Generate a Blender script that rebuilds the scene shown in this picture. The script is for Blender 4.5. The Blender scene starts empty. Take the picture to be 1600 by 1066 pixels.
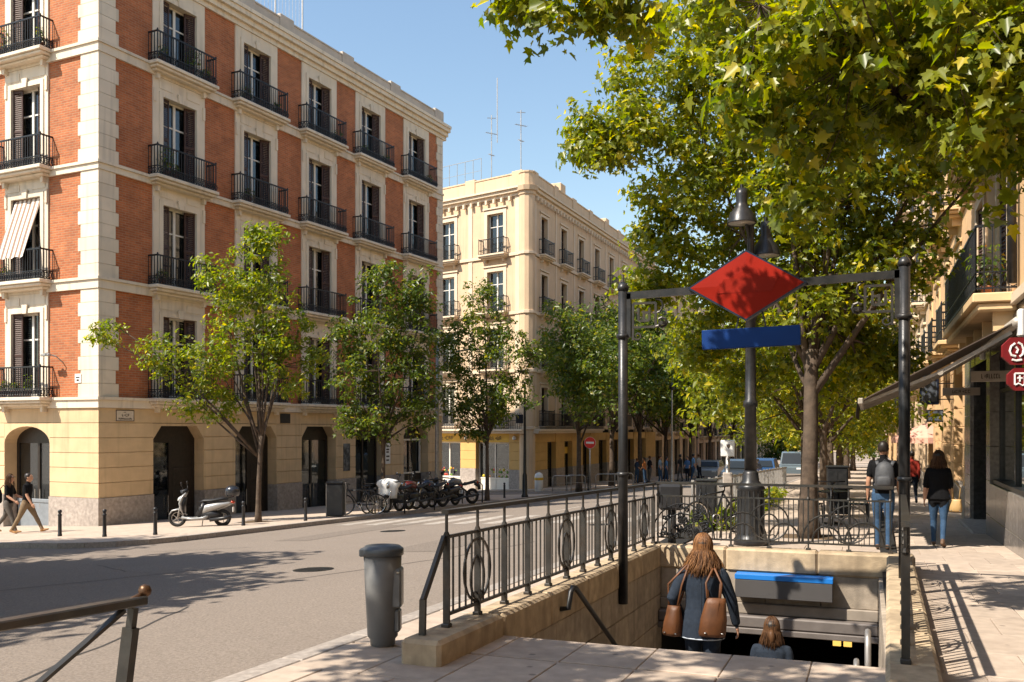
import bpy, math, random
import numpy as np
from mathutils import Vector, Matrix, kdtree

SC = bpy.context.scene
COL = SC.collection
R = random.Random(11)
PI = math.pi

# ------------------------------------------------------------------ camera, sky, sun, exposure
F, CX, HY, EYE = 1450.0, 800.0, 670.0, 1.6      # focal length in photo pixels, centre column, horizon row, eye height
YAW = math.atan(0.3834)                          # the view is turned off the street axis (+Y) by this much
CA, SA = math.cos(YAW), math.sin(YAW)
cam_d = bpy.data.cameras.new('camera'); cam = bpy.data.objects.new('camera', cam_d); COL.objects.link(cam)
cam.location = (0, 0, EYE); cam.rotation_euler = (PI/2, 0, YAW)
cam_d.sensor_width = 36; cam_d.lens = 36*F/1600; cam_d.shift_y = (HY-533)/1600
cam_d.clip_start = 0.1; cam_d.clip_end = 3000
SC.camera = cam
SUN_ELEV = math.radians(50)
SUN_U, SUN_V = -0.62, -0.785                     # horizontal direction towards the sun
world = bpy.data.worlds.new('World'); SC.world = world; world.use_nodes = True
wn = world.node_tree.nodes; wl = world.node_tree.links
sky = wn.new('ShaderNodeTexSky'); sky.sky_type = 'NISHITA'; sky.sun_disc = False
sky.sun_elevation = SUN_ELEV; sky.sun_rotation = math.atan2(SUN_U, SUN_V)
sky.air_density = 1.5; sky.dust_density = 0.6; sky.ozone_density = 2.2
wn['Background'].inputs['Strength'].default_value = 0.105
wl.new(sky.outputs[0], wn['Background'].inputs['Color'])
sun_d = bpy.data.lights.new('sun', 'SUN'); sun_d.energy = 5.0; sun_d.angle = math.radians(0.55); sun_d.color = (1.0, 0.91, 0.78)
sun = bpy.data.objects.new('sun', sun_d); COL.objects.link(sun)
sv = Vector((SUN_U*math.cos(SUN_ELEV), SUN_V*math.cos(SUN_ELEV), math.sin(SUN_ELEV)))
sun.rotation_euler = sv.to_track_quat('Z', 'Y').to_euler(); sun.location = sv*60
SC.view_settings.view_transform = 'Standard'; SC.view_settings.look = 'None'
SC.view_settings.gamma = 1; SC.view_settings.use_curve_mapping = False
SC.view_settings.exposure = 0.86
SC.cycles.max_bounces = 5; SC.cycles.diffuse_bounces = 3; SC.cycles.glossy_bounces = 3; SC.cycles.transmission_bounces = 4; SC.cycles.transparent_max_bounces = 8; SC.cycles.use_denoising = True
SC.cycles.caustics_reflective = False; SC.cycles.caustics_refractive = False

# ------------------------------------------------------------------ ground shape and photo measurements
SV, SU = 0.0258, 0.0473        # fall along the street, fall across the carriageway
KR, KL = -4.2, -15.0           # kerb lines
def gz(u, v):                  # pavement level
    return -SV*v + (SU*(u-KR) if u < KR else 0.0)
def rz(u, v):                  # carriageway level
    return -SV*v - 0.12 + SU*(u-KR)
def at(px, py, d):             # point seen at a photo pixel, d metres deep
    xc = (px-CX)/F*d
    return Vector((CA*xc - SA*d, SA*xc + CA*d, EYE + (HY-py)/F*d))
def gat(px, d, road=False):    # ground point under a photo column at depth d
    p = at(px, HY, d); p.z = (rz if road else gz)(p.x, p.y); return p

# ------------------------------------------------------------------ materials
MATS = {}
def mat(name, c, rough=0.7, var=0.12, scale=6.0, bump=0.15, bscale=None, metal=0.0, piece=0.0, stain=0.0, stain_c=None, sscale=0.8,
        spec=0.4, emit=0.0, coat=0.0, coord='pos', spots=0.0, streak=0.0):
    if name in MATS: return MATS[name]
    m = bpy.data.materials.new(name); m.use_nodes = True; MATS[name] = m
    nt = m.node_tree; N = nt.nodes; L = nt.links; b = N['Principled BSDF']
    geo = N.new('ShaderNodeNewGeometry'); tc = N.new('ShaderNodeTexCoord')
    pos = geo.outputs['Position'] if coord == 'pos' else tc.outputs['Object']
    n1 = N.new('ShaderNodeTexNoise'); n1.inputs['Scale'].default_value = scale; n1.inputs['Detail'].default_value = 6; L.new(pos, n1.inputs['Vector'])
    rp = N.new('ShaderNodeValToRGB'); e = rp.color_ramp.elements
    e[0].position = 0.3; e[1].position = 0.7
    e[0].color = (*[max(0, x*(1-var)) for x in c], 1); e[1].color = (*[min(1, x*(1+var)) for x in c], 1)
    L.new(n1.outputs['Fac'], rp.inputs['Fac']); out = rp.outputs['Color']
    if stain > 0:
        n2 = N.new('ShaderNodeTexNoise'); n2.inputs['Scale'].default_value = sscale; n2.inputs['Detail'].default_value = 8; n2.inputs['Roughness'].default_value = 0.65
        L.new(pos, n2.inputs['Vector'])
        r2 = N.new('ShaderNodeMapRange'); r2.inputs['From Min'].default_value = 0.45; r2.inputs['From Max'].default_value = 0.75
        r2.inputs['To Max'].default_value = stain; L.new(n2.outputs['Fac'], r2.inputs['Value'])
        mx = N.new('ShaderNodeMix'); mx.data_type = 'RGBA'; L.new(r2.outputs[0], mx.inputs['Factor']); L.new(out, mx.inputs['A'])
        sc = stain_c or [x*0.45 for x in c]; mx.inputs['B'].default_value = (*sc, 1); out = mx.outputs['Result']
    if streak > 0:                                             # rain streaks running down the wall
        mp = N.new('ShaderNodeMapping'); mp.inputs['Scale'].default_value = (5, 5, .35); L.new(pos, mp.inputs['Vector'])
        ns = N.new('ShaderNodeTexNoise'); ns.inputs['Scale'].default_value = 1; ns.inputs['Detail'].default_value = 5; L.new(mp.outputs[0], ns.inputs['Vector'])
        r3 = N.new('ShaderNodeMapRange'); r3.inputs['From Min'].default_value = .52; r3.inputs['From Max'].default_value = .72; r3.inputs['To Max'].default_value = streak; L.new(ns.outputs['Fac'], r3.inputs['Value'])
        m3 = N.new('ShaderNodeMix'); m3.data_type = 'RGBA'; L.new(r3.outputs[0], m3.inputs['Factor']); L.new(out, m3.inputs['A']); m3.inputs['B'].default_value = (*[x*.42 for x in c], 1); out = m3.outputs['Result']
    if spots > 0:                                              # trodden gum and oil spots
        vo = N.new('ShaderNodeTexVoronoi'); vo.inputs['Scale'].default_value = 2.6; L.new(pos, vo.inputs['Vector'])
        r4 = N.new('ShaderNodeMapRange'); r4.inputs['From Min'].default_value = .09; r4.inputs['From Max'].default_value = .05; r4.inputs['To Max'].default_value = spots; L.new(vo.outputs['Distance'], r4.inputs['Value'])
        m4 = N.new('ShaderNodeMix'); m4.data_type = 'RGBA'; L.new(r4.outputs[0], m4.inputs['Factor']); L.new(out, m4.inputs['A']); m4.inputs['B'].default_value = (*[x*.3 for x in c], 1); out = m4.outputs['Result']
    if piece > 0:
        oi = N.new('ShaderNodeObjectInfo'); mr = N.new('ShaderNodeMapRange'); mr.inputs['To Min'].default_value = 1-piece; mr.inputs['To Max'].default_value = 1+piece*0.7
        L.new(oi.outputs['Random'], mr.inputs['Value'])
        hv = N.new('ShaderNodeHueSaturation'); L.new(mr.outputs[0], hv.inputs['Value']); L.new(out, hv.inputs['Color']); out = hv.outputs['Color']
    L.new(out, b.inputs['Base Color'])
    b.inputs['Roughness'].default_value = rough; b.inputs['Metallic'].default_value = metal
    b.inputs['Specular IOR Level'].default_value = spec; b.inputs['Coat Weight'].default_value = coat
    if emit > 0:
        b.inputs['Emission Color'].default_value = (*c, 1); b.inputs['Emission Strength'].default_value = emit
    if bump > 0:
        n3 = N.new('ShaderNodeTexNoise'); n3.inputs['Scale'].default_value = bscale or scale*8; n3.inputs['Detail'].default_value = 5; L.new(pos, n3.inputs['Vector'])
        bp = N.new('ShaderNodeBump'); bp.inputs['Strength'].default_value = bump; bp.inputs['Distance'].default_value = 0.01
        L.new(n3.outputs['Fac'], bp.inputs['Height']); L.new(bp.outputs[0], b.inputs['Normal'])
    return m

def brick_mat(name, c1, c2, mortar, bw=0.26, rh=0.078, ms=0.011):
    m = bpy.data.materials.new(name); m.use_nodes = True; MATS[name] = m
    nt = m.node_tree; N = nt.nodes; L = nt.links; b = N['Principled BSDF']
    tc = N.new('ShaderNodeTexCoord'); sp = N.new('ShaderNodeSeparateXYZ'); L.new(tc.outputs['Object'], sp.inputs[0])
    ad = N.new('ShaderNodeMath'); ad.operation = 'ADD'; L.new(sp.outputs['X'], ad.inputs[0]); L.new(sp.outputs['Y'], ad.inputs[1])
    cb = N.new('ShaderNodeCombineXYZ'); L.new(ad.outputs[0], cb.inputs['X']); L.new(sp.outputs['Z'], cb.inputs['Y'])
    br = N.new('ShaderNodeTexBrick'); L.new(cb.outputs[0], br.inputs['Vector'])
    br.inputs['Scale'].default_value = 1; br.inputs['Brick Width'].default_value = bw; br.inputs['Row Height'].default_value = rh
    br.inputs['Mortar Size'].default_value = ms; br.inputs['Mortar Smooth'].default_value = 0.2; br.inputs['Bias'].default_value = 0.0
    br.inputs['Color1'].default_value = (*c1, 1); br.inputs['Color2'].default_value = (*c2, 1); br.inputs['Mortar'].default_value = (*mortar, 1)
    ns = N.new('ShaderNodeTexNoise'); ns.inputs['Scale'].default_value = 1.3; ns.inputs['Detail'].default_value = 8; ns.inputs['Roughness'].default_value = 0.7; L.new(tc.outputs['Object'], ns.inputs['Vector'])
    mr = N.new('ShaderNodeMapRange'); mr.inputs['From Min'].default_value = 0.3; mr.inputs['From Max'].default_value = 0.7; mr.inputs['To Min'].default_value = 0.70; mr.inputs['To Max'].default_value = 1.2
    L.new(ns.outputs['Fac'], mr.inputs['Value'])
    hv = N.new('ShaderNodeHueSaturation'); L.new(br.outputs['Color'], hv.inputs['Color']); L.new(mr.outputs[0], hv.inputs['Value'])
    L.new(hv.outputs[0], b.inputs['Base Color']); b.inputs['Roughness'].default_value = 0.85
    bp = N.new('ShaderNodeBump'); bp.inputs['Strength'].default_value = 0.7; bp.inputs['Distance'].default_value = 0.012; bp.invert = True
    L.new(br.outputs['Fac'], bp.inputs['Height']); L.new(bp.outputs[0], b.inputs['Normal'])
    return m

def leaf_mat(name, c1, c2, c3, trans=0.5):
    m = bpy.data.materials.new(name); m.use_nodes = True; MATS[name] = m
    nt = m.node_tree; N = nt.nodes; L = nt.links; N.remove(N['Principled BSDF']); out = N['Material Output']
    geo = N.new('ShaderNodeNewGeometry'); rp = N.new('ShaderNodeValToRGB'); e = rp.color_ramp.elements
    e[0].position = 0.0; e[0].color = (*c1, 1); e[1].position = 0.86; e[1].color = (*c2, 1); x = e.new(1.0); x.color = (*c3, 1)
    L.new(geo.outputs['Random Per Island'], rp.inputs['Fac'])
    pb = N.new('ShaderNodeBsdfPrincipled'); pb.inputs['Roughness'].default_value = 0.38; pb.inputs['Specular IOR Level'].default_value = 0.5
    L.new(rp.outputs['Color'], pb.inputs['Base Color'])
    tr = N.new('ShaderNodeBsdfTranslucent'); hv = N.new('ShaderNodeHueSaturation'); hv.inputs['Value'].default_value = 2.2; hv.inputs['Saturation'].default_value = 1.1; hv.inputs['Hue'].default_value = 0.49
    L.new(rp.outputs['Color'], hv.inputs['Color']); L.new(hv.outputs[0], tr.inputs['Color'])
    ms = N.new('ShaderNodeMixShader'); ms.inputs[0].default_value = trans; L.new(pb.outputs[0], ms.inputs[1]); L.new(tr.outputs[0], ms.inputs[2])
    L.new(ms.outputs[0], out.inputs['Surface']); return m

def glass_mat(name, tint=(0.015, 0.018, 0.02), alpha=0.55, rough=0.03, refl=0.75):
    # shop and house glass: mirror sheen over a see-through pane
    m = bpy.data.materials.new(name); m.use_nodes = True; MATS[name] = m
    nt = m.node_tree; N = nt.nodes; L = nt.links; N.remove(N['Principled BSDF']); out = N['Material Output']
    gl = N.new('ShaderNodeBsdfGlossy'); gl.inputs['Roughness'].default_value = rough; gl.inputs['Color'].default_value = (0.9, 0.93, 0.95, 1)
    tp = N.new('ShaderNodeBsdfTransparent'); tp.inputs['Color'].default_value = (0.55, 0.58, 0.58, 1)
    df = N.new('ShaderNodeBsdfDiffuse'); df.inputs['Color'].default_value = (*tint, 1)
    m1 = N.new('ShaderNodeMixShader'); m1.inputs[0].default_value = alpha; L.new(tp.outputs[0], m1.inputs[1]); L.new(df.outputs[0], m1.inputs[2])
    fr = N.new('ShaderNodeFresnel'); fr.inputs['IOR'].default_value = 1.7
    ns = N.new('ShaderNodeTexNoise'); ns.inputs['Scale'].default_value = 0.9; geo = N.new('ShaderNodeNewGeometry'); L.new(geo.outputs['Position'], ns.inputs['Vector'])
    bp = N.new('ShaderNodeBump'); bp.inputs['Strength'].default_value = 0.08; bp.inputs['Distance'].default_value = 0.02; L.new(ns.outputs['Fac'], bp.inputs['Height']); L.new(bp.outputs[0], gl.inputs['Normal'])
    ma = N.new('ShaderNodeMath'); ma.operation = 'MULTIPLY_ADD'; ma.inputs[1].default_value = refl; ma.inputs[2].default_value = 0.02; L.new(fr.outputs[0], ma.inputs[0])
    m2 = N.new('ShaderNodeMixShader'); L.new(ma.outputs[0], m2.inputs[0]); L.new(m1.outputs[0], m2.inputs[1]); L.new(gl.outputs[0], m2.inputs[2])
    L.new(m2.outputs[0], out.inputs['Surface']); return m

def stripe_mat(name, ca, cb, period, axis='X'):
    m = bpy.data.materials.new(name); m.use_nodes = True; MATS[name] = m
    nt = m.node_tree; N = nt.nodes; L = nt.links; b = N['Principled BSDF']
    tc = N.new('ShaderNodeTexCoord'); sp = N.new('ShaderNodeSeparateXYZ'); L.new(tc.outputs['Object'], sp.inputs[0])
    a = N.new('ShaderNodeMath'); a.operation = 'DIVIDE'; a.inputs[1].default_value = period; L.new(sp.outputs[axis], a.inputs[0])
    fr = N.new('ShaderNodeMath'); fr.operation = 'FRACT'; L.new(a.outputs[0], fr.inputs[0])
    gt = N.new('ShaderNodeMath'); gt.operation = 'GREATER_THAN'; gt.inputs[1].default_value = 0.5; L.new(fr.outputs[0], gt.inputs[0])
    mx = N.new('ShaderNodeMix'); mx.data_type = 'RGBA'; L.new(gt.outputs[0], mx.inputs['Factor']); mx.inputs['A'].default_value = (*ca, 1); mx.inputs['B'].default_value = (*cb, 1)
    L.new(mx.outputs['Result'], b.inputs['Base Color']); b.inputs['Roughness'].default_value = 0.9; return m

BRICK = brick_mat('red_brick', (0.50, 0.150, 0.048), (0.36, 0.098, 0.032), (0.40, 0.22, 0.12))
STONE = mat('pale_stone', (0.74, 0.64, 0.50), 0.8, 0.07, 3, 0.12, 60, stain=0.4, stain_c=(0.48, 0.38, 0.27), sscale=1.5, piece=0.06, streak=0.35)
RENDER_Y = mat('ochre_render', (0.63, 0.46, 0.27), 0.85, 0.07, 2.5, 0.12, 50, stain=0.3, stain_c=(0.46, 0.33, 0.19), piece=0.06, streak=0.3)
GRANITE = mat('granite', (0.36, 0.31, 0.27), 0.75, 0.25, 9, 0.2, 90, stain=0.5, stain_c=(0.18, 0.15, 0.13), sscale=1.6, piece=0.06)
CREAM = mat('cream_render', (0.63, 0.455, 0.295), 0.85, 0.06, 1.2, 0.1, 40, stain=0.3, stain_c=(0.52, 0.40, 0.27), piece=0.03, streak=0.25)
CREAM_T = mat('cream_trim', (0.68, 0.54, 0.39), 0.8, 0.06, 2, 0.1, 40, stain=0.2, stain_c=(0.5, 0.4, 0.3))
OCHRE = mat('ochre_shop', (0.60, 0.37, 0.13), 0.8, 0.08, 2, 0.1, 40, piece=0.05)
SHUT = mat('brown_shutter', (0.060, 0.028, 0.020), 0.55, 0.2, 8, 0.08, coord='obj')
WHITEW = mat('white_frame', (0.72, 0.68, 0.60), 0.5, 0.06, 6, 0.05)
IRON = mat('black_iron', (0.018, 0.019, 0.021), 0.45, 0.3, 12, 0.2, 60, metal=0.3)
STEEL = mat('grey_painted_steel', (0.055, 0.053, 0.050), 0.38, 0.3, 7, 0.12, 50, metal=0.55, stain=0.4, stain_c=(0.10, 0.065, 0.04), sscale=5)
DARKPOST = mat('dark_post_paint', (0.030, 0.031, 0.033), 0.36, 0.3, 8, 0.12, 60, metal=0.4, stain=0.35, stain_c=(0.07, 0.055, 0.045), sscale=4)
BLACK = mat('black_paint', (0.016, 0.016, 0.018), 0.4, 0.25, 10, 0.08)
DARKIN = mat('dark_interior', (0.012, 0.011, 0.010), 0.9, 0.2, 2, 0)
DWOOD = mat('dark_door_wood', (0.022, 0.016, 0.012), 0.45, 0.3, 9, 0.1)
CURT = mat('curtain', (0.55, 0.50, 0.42), 0.9, 0.15, 4, 0.2, 9)
GLASS = glass_mat('window_glass')
SHOPGLASS = glass_mat('shop_glass', alpha=0.35)
ASPH = mat('asphalt', (0.215, 0.180, 0.152), 0.9, 0.26, 40, 0.7, 110, stain=0.45, stain_c=(0.175, 0.145, 0.122), sscale=0.45, spec=0.08)
PAVE = mat('pavement', (0.44, 0.355, 0.285), 0.85, 0.12, 5, 0.3, 80, stain=0.4, stain_c=(0.27, 0.215, 0.17), sscale=0.9)
SLAB = mat('paving_slab', (0.44, 0.355, 0.285), 0.82, 0.14, 7, 0.35, 90, stain=0.45, stain_c=(0.28, 0.22, 0.175), sscale=1.3, piece=0.14, spots=0.7)
KERBM = mat('kerb_granite', (0.30, 0.262, 0.23), 0.8, 0.2, 20, 0.3, 90, stain=0.3, piece=0.1)
SAND = mat('sandstone', (0.47, 0.36, 0.235), 0.85, 0.2, 8, 0.5, 60, stain=0.75, stain_c=(0.22, 0.165, 0.11), sscale=1.6, piece=0.14, streak=0.5)
WALLST = mat('stair_wall_stone', (0.36, 0.30, 0.235), 0.85, 0.2, 8, 0.5, 60, stain=0.7, stain_c=(0.17, 0.14, 0.11), sscale=1.6, piece=0.16, streak=0.5)
BARK = mat('bark', (0.075, 0.052, 0.036), 0.9, 0.4, 7, 0.8, 22, stain=0.35, stain_c=(0.13, 0.10, 0.07), sscale=3)
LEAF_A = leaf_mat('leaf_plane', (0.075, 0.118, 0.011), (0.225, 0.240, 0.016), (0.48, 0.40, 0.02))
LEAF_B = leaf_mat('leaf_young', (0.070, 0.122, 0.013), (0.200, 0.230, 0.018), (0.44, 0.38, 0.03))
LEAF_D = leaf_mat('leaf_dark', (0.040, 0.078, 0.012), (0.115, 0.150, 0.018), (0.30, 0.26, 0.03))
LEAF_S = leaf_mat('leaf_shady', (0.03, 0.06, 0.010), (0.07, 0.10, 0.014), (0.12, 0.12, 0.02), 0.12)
LEAF_P = leaf_mat('leaf_pot', (0.04, 0.09, 0.015), (0.13, 0.18, 0.02), (0.30, 0.10, 0.03))
WHITE = mat('white_paint', (0.76, 0.75, 0.72), 0.55, 0.05, 8, 0.05)
REDP = mat('red_enamel', (0.25, 0.011, 0.004), 0.5, 0.1, 3, 0.03, spec=0.12)
BLUEP = mat('blue_enamel', (0.003, 0.036, 0.175), 0.6, 0.12, 3, 0.02, spec=0.2)
NAVY = mat('navy_enamel', (0.008, 0.014, 0.035), 0.35, 0.1, 3, 0.02)
RUBBER = mat('rubber', (0.018, 0.018, 0.018), 0.85, 0.2, 20, 0.2)
CHROME = mat('bright_metal', (0.55, 0.54, 0.52), 0.25, 0.1, 10, 0.03, metal=1.0)
ALU = mat('galvanised_steel', (0.38, 0.36, 0.34), 0.45, 0.2, 12, 0.08, metal=0.7)
SILVER = mat('silver_plastic', (0.34, 0.34, 0.335), 0.35, 0.08, 6, 0.03, metal=0.4, coat=0.2)

# ------------------------------------------------------------------ mesh helpers
class MB:
    def __init__(s, tf=None): s.v = []; s.f = []; s.m = []; s.tf = tf
    def add(s, vs, fs, mi=0):
        o = len(s.v)
        s.v += [s.tf(Vector(p)) if s.tf else Vector(p) for p in vs]
        s.f += [[i+o for i in f] for f in fs]; s.m += [mi]*len(fs); return s
    def box(s, x0, x1, y0, y1, z0, z1, mi=0):
        return s.add([(x0,y0,z0),(x1,y0,z0),(x1,y1,z0),(x0,y1,z0),(x0,y0,z1),(x1,y0,z1),(x1,y1,z1),(x0,y1,z1)],
                     [(0,3,2,1),(4,5,6,7),(0,1,5,4),(1,2,6,5),(2,3,7,6),(3,0,4,7)], mi)
    def cbox(s, x0, x1, y0, y1, z0, z1, c=0.01, mi=0):       # box with chamfered edges
        X, Y, Z = (x0, x1), (y0, y1), (z0, z1); vs = []; idx = {}
        for i in (0,1):
            for j in (0,1):
                for k in (0,1):
                    sx, sy, sz = (1-2*i), (1-2*j), (1-2*k)
                    for a in range(3):
                        p = [X[i], Y[j], Z[k]]
                        for b, sg in enumerate((sx, sy, sz)):
                            if b != a: p[b] += sg*c
                        idx[i,j,k,a] = len(vs); vs.append(p)
        fs = []
        for a in range(3):
            b, d = [(1,2),(2,0),(0,1)][a]
            for q in (0,1):
                r = []
                for (s1, s2) in ((0,0),(1,0),(1,1),(0,1)):
                    key = [0,0,0]; key[a] = q; key[b] = s1; key[d] = s2; r.append(idx[(*key, a)])
                fs.append(r if q else r[::-1])
        for a in range(3):                                    # edges running along axis a
            b, d = [(1,2),(2,0),(0,1)][a]
            for s1 in (0,1):
                for s2 in (0,1):
                    k0 = [0,0,0]; k0[b] = s1; k0[d] = s2; k1 = list(k0); k1[a] = 1
                    r = [idx[(*k0, b)], idx[(*k1, b)], idx[(*k1, d)], idx[(*k0, d)]]
                    fs.append(r if (s1 ^ s2) else r[::-1])
        for i in (0,1):
            for j in (0,1):
                for k in (0,1):
                    r = [idx[i,j,k,a] for a in range(3)]
                    fs.append(r if (i+j+k) % 2 else r[::-1])
        return s.add(vs, fs, mi)
    def bar(s, p, q, w, h=None, mi=0, up=(0,0,1)):
        p, q = Vector(p), Vector(q); h = h or w; t = (q-p).normalized(); u = Vector(up)
        if abs(t.dot(u)) > 0.99: u = Vector((0,1,0))
        a = t.cross(u).normalized()*w/2; b = a.cross(t).normalized()*h/2
        vs = [p-a-b, p+a-b, p+a+b, p-a+b, q-a-b, q+a-b, q+a+b, q-a+b]
        return s.add(vs, [(0,1,2,3),(7,6,5,4),(0,4,5,1),(1,5,6,2),(2,6,7,3),(3,7,4,0)], mi)
    def tube(s, pts, r, n=8, mi=0, closed=False, side=None):
        pts = [Vector(p) for p in pts]; k = len(pts)
        rs = r if isinstance(r, (list, tuple)) else [r]*k
        vs = []; prev = None
        for i, p in enumerate(pts):
            if closed: t = pts[(i+1) % k]-pts[i-1]
            else: t = pts[min(i+1, k-1)]-pts[max(i-1, 0)]
            t = t.normalized() if t.length > 1e-9 else Vector((0,0,1))
            a = prev if prev is not None else Vector(side) if side else (Vector((1,0,0)) if abs(t.x) < 0.9 else Vector((0,1,0)))
            a = a - t*a.dot(t); a = a.normalized() if a.length > 1e-6 else t.orthogonal().normalized(); prev = a; b = t.cross(a)
            rr = rs[i]; ra, rb = rr if isinstance(rr, tuple) else (rr, rr)
            for j in range(n):
                an = 2*PI*j/n; vs.append(p + a*ra*math.cos(an) + b*rb*math.sin(an))
        fs = []
        for i in range(k if closed else k-1):
            i2 = (i+1) % k
            for j in range(n): fs.append((i*n+j, i*n+(j+1) % n, i2*n+(j+1) % n, i2*n+j))
        if not closed: fs += [tuple(range(n))[::-1], tuple(range((k-1)*n, k*n))]
        return s.add(vs, fs, mi)
    def lathe(s, prof, n=16, c=(0,0,0), mi=0):
        return s.tube([(c[0], c[1], c[2]+z) for r, z in prof], [max(r, 1e-4) for r, z in prof], n, mi) if False else s._lathe(prof, n, c, mi)
    def _lathe(s, prof, n, c, mi):
        vs = []; fs = []; k = len(prof)
        for r, z in prof:
            for j in range(n):
                a = 2*PI*j/n; vs.append((c[0]+r*math.cos(a), c[1]+r*math.sin(a), c[2]+z))
        for i in range(k-1):
            for j in range(n): fs.append((i*n+j, i*n+(j+1) % n, (i+1)*n+(j+1) % n, (i+1)*n+j))
        fs += [tuple(range(n))[::-1], tuple(range((k-1)*n, k*n))]
        return s.add(vs, fs, mi)
    def prism(s, poly, y0, y1, mi=0):                          # polygon in (x,z), thickness along y
        n = len(poly); vs = [(x, y0, z) for x, z in poly]+[(x, y1, z) for x, z in poly]
        fs = [tuple(range(n)), tuple(range(n, 2*n))[::-1]]+[(i, n+i, n+(i+1) % n, (i+1) % n) for i in range(n)]
        return s.add(vs, fs, mi)
    def hprism(s, poly, z0, z1, mi=0, zf=None):                # polygon in (x,y), thickness along z
        n = len(poly); g = zf or (lambda x, y: 0)
        vs = [(x, y, z0+g(x, y)) for x, y in poly]+[(x, y, z1+g(x, y)) for x, y in poly]
        fs = [tuple(range(n))[::-1], tuple(range(n, 2*n))]+[(i, (i+1) % n, n+(i+1) % n, n+i) for i in range(n)]
        return s.add(vs, fs, mi)
    def ring(s, c, rx, rz, w, n=16, mi=0, axis='y'):           # thin ring standing in the xz plane (or yz)
        c = Vector(c)
        pts = [c+(Vector((rx*math.cos(2*PI*i/n), 0, rz*math.sin(2*PI*i/n))) if axis == 'y' else Vector((0, rx*math.cos(2*PI*i/n), rz*math.sin(2*PI*i/n)))) for i in range(n)]
        return s.tube(pts, w, 5, mi, closed=True)
    def mesh(s, name, mats, smooth=False):
        me = bpy.data.meshes.new(name); me.from_pydata([tuple(p) for p in s.v], [], s.f)
        for m in (mats if isinstance(mats, (list, tuple)) else [mats]): me.materials.append(m)
        if any(s.m): me.polygons.foreach_set('material_index', s.m)
        if smooth: me.polygons.foreach_set('use_smooth', [True]*len(s.f))
        me.update(); return me
    def obj(s, name, mats, parent=None, smooth=False, loc=None, rot=None):
        return place(name, s.mesh(name, mats, smooth), parent, loc, rot)

def place(name, me, parent=None, loc=None, rot=None):
    o = bpy.data.objects.new(name, me); COL.objects.link(o)
    if parent is not None: o.parent = parent
    if loc is not None: o.location = loc
    if rot is not None: o.rotation_euler = rot if isinstance(rot, (tuple, list)) else (0, 0, rot)
    return o
def tag(o, label=None, cat=None, group=None, kind=None):
    if label: o['label'] = label
    if cat: o['category'] = cat
    if group: o['group'] = group
    if kind: o['kind'] = kind
    return o
def thing(name, label, cat, loc=(0,0,0), rot=0, group=None, scale=None):
    o = place(name, None, None, loc, rot); o.empty_display_size = 0.2
    if scale: o.scale = (scale,)*3 if not isinstance(scale, tuple) else scale
    return tag(o, label, cat, group)
def inst(tmpl, parent, loc=(0,0,0), rot=0):                    # tmpl: (name, mesh, [children templates])
    o = place(tmpl[0], tmpl[1], parent, loc, rot)
    for c in tmpl[2]: inst((c[0], c[1], c[2] if len(c) > 2 else []), o)
    return o
def stroke_mesh(w, h, n, m, seed=0):
    # a row of small worn letter strokes, too blurred in the photograph to spell out; lies in xy like a text
    rr = random.Random(seed); mb = MB(); cw = w/n; t = h*.17
    for i in range(n):
        x = -w/2+cw*i+cw*.12; a = cw*.72; k = rr.randrange(5)
        if k != 2: mb.box(x, x+t*.8, -h/2, h/2, 0, .003)
        if k in (0, 3): mb.box(x+t*.8, x+a, h/2-t, h/2, 0, .003)
        if k in (0, 1, 4): mb.box(x+t*.8, x+a, -h/2, -h/2+t, 0, .003)
        if k in (2, 3, 4): mb.box(x+a-t*.8, x+a, -h/2+t, h/2-t, 0, .003)
        if k in (1, 2, 3): mb.box(x+t*.8, x+a-t*.8, -t/2, t/2, 0, .003)
    return mb.mesh('lettering', m)

# ------------------------------------------------------------------ ground, carriageway, pavements
def sheet(name, poly, zf, m, kind='structure', label=None, sub=1):
    mb = MB(); mb.add([(x, y, zf(x, y)) for x, y in poly], [tuple(range(len(poly)))]); o = mb.obj(name, m); tag(o, label, None, None, kind); return o
def rect(u0, u1, v0, v1): return [(u0, v0), (u1, v0), (u1, v1), (u0, v1)]
sheet('ground', rect(-900, 900, -120, 1500), lambda u, v: -SV*v - 3.2 + (0.0 if u > -60 else 0), PAVE)
road = MB()
for (u0, u1, v0, v1) in ((-15.6, -4.2, -40, 320), (-75, -15.6, -14, 17.6), (-75, -15.6, 43.5, 52)):
    road.add([(u, v, rz(u, v)) for u, v in rect(u0, u1, v0, v1)], [(0, 1, 2, 3)])
tag(road.obj('road', ASPH), 'sunlit worn grey asphalt carriageway crossing the picture', None, None, 'structure')
# worn zebra crossing and lane marks
zeb = mat('worn_road_paint', (0.36, 0.32, 0.28), 0.85, 0.35, 10, 0.3, 100, stain=0.9, stain_c=(0.20, 0.175, 0.15), sscale=2.5)
for i in range(11):
    u0 = -14.4 + i*0.92
    mb = MB(); mb.add([(u, v, rz(u, v)+0.004) for u, v in rect(u0, u0+0.46, 23.2, 27.0)], [(0, 1, 2, 3)])
    tag(mb.obj('crossing_stripe', zeb), None, None, None, 'structure')
mb = MB()
for (a, b, c, d) in ((-9.6, -9.72, 29, 32), (-9.6, -9.72, 34, 37)):
    mb.add([(u, v, rz(u, v)+0.004) for u, v in rect(b, a, c, d)], [(0, 1, 2, 3)])
tag(mb.obj('lane_marking', zeb), None, None, None, 'structure')
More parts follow.
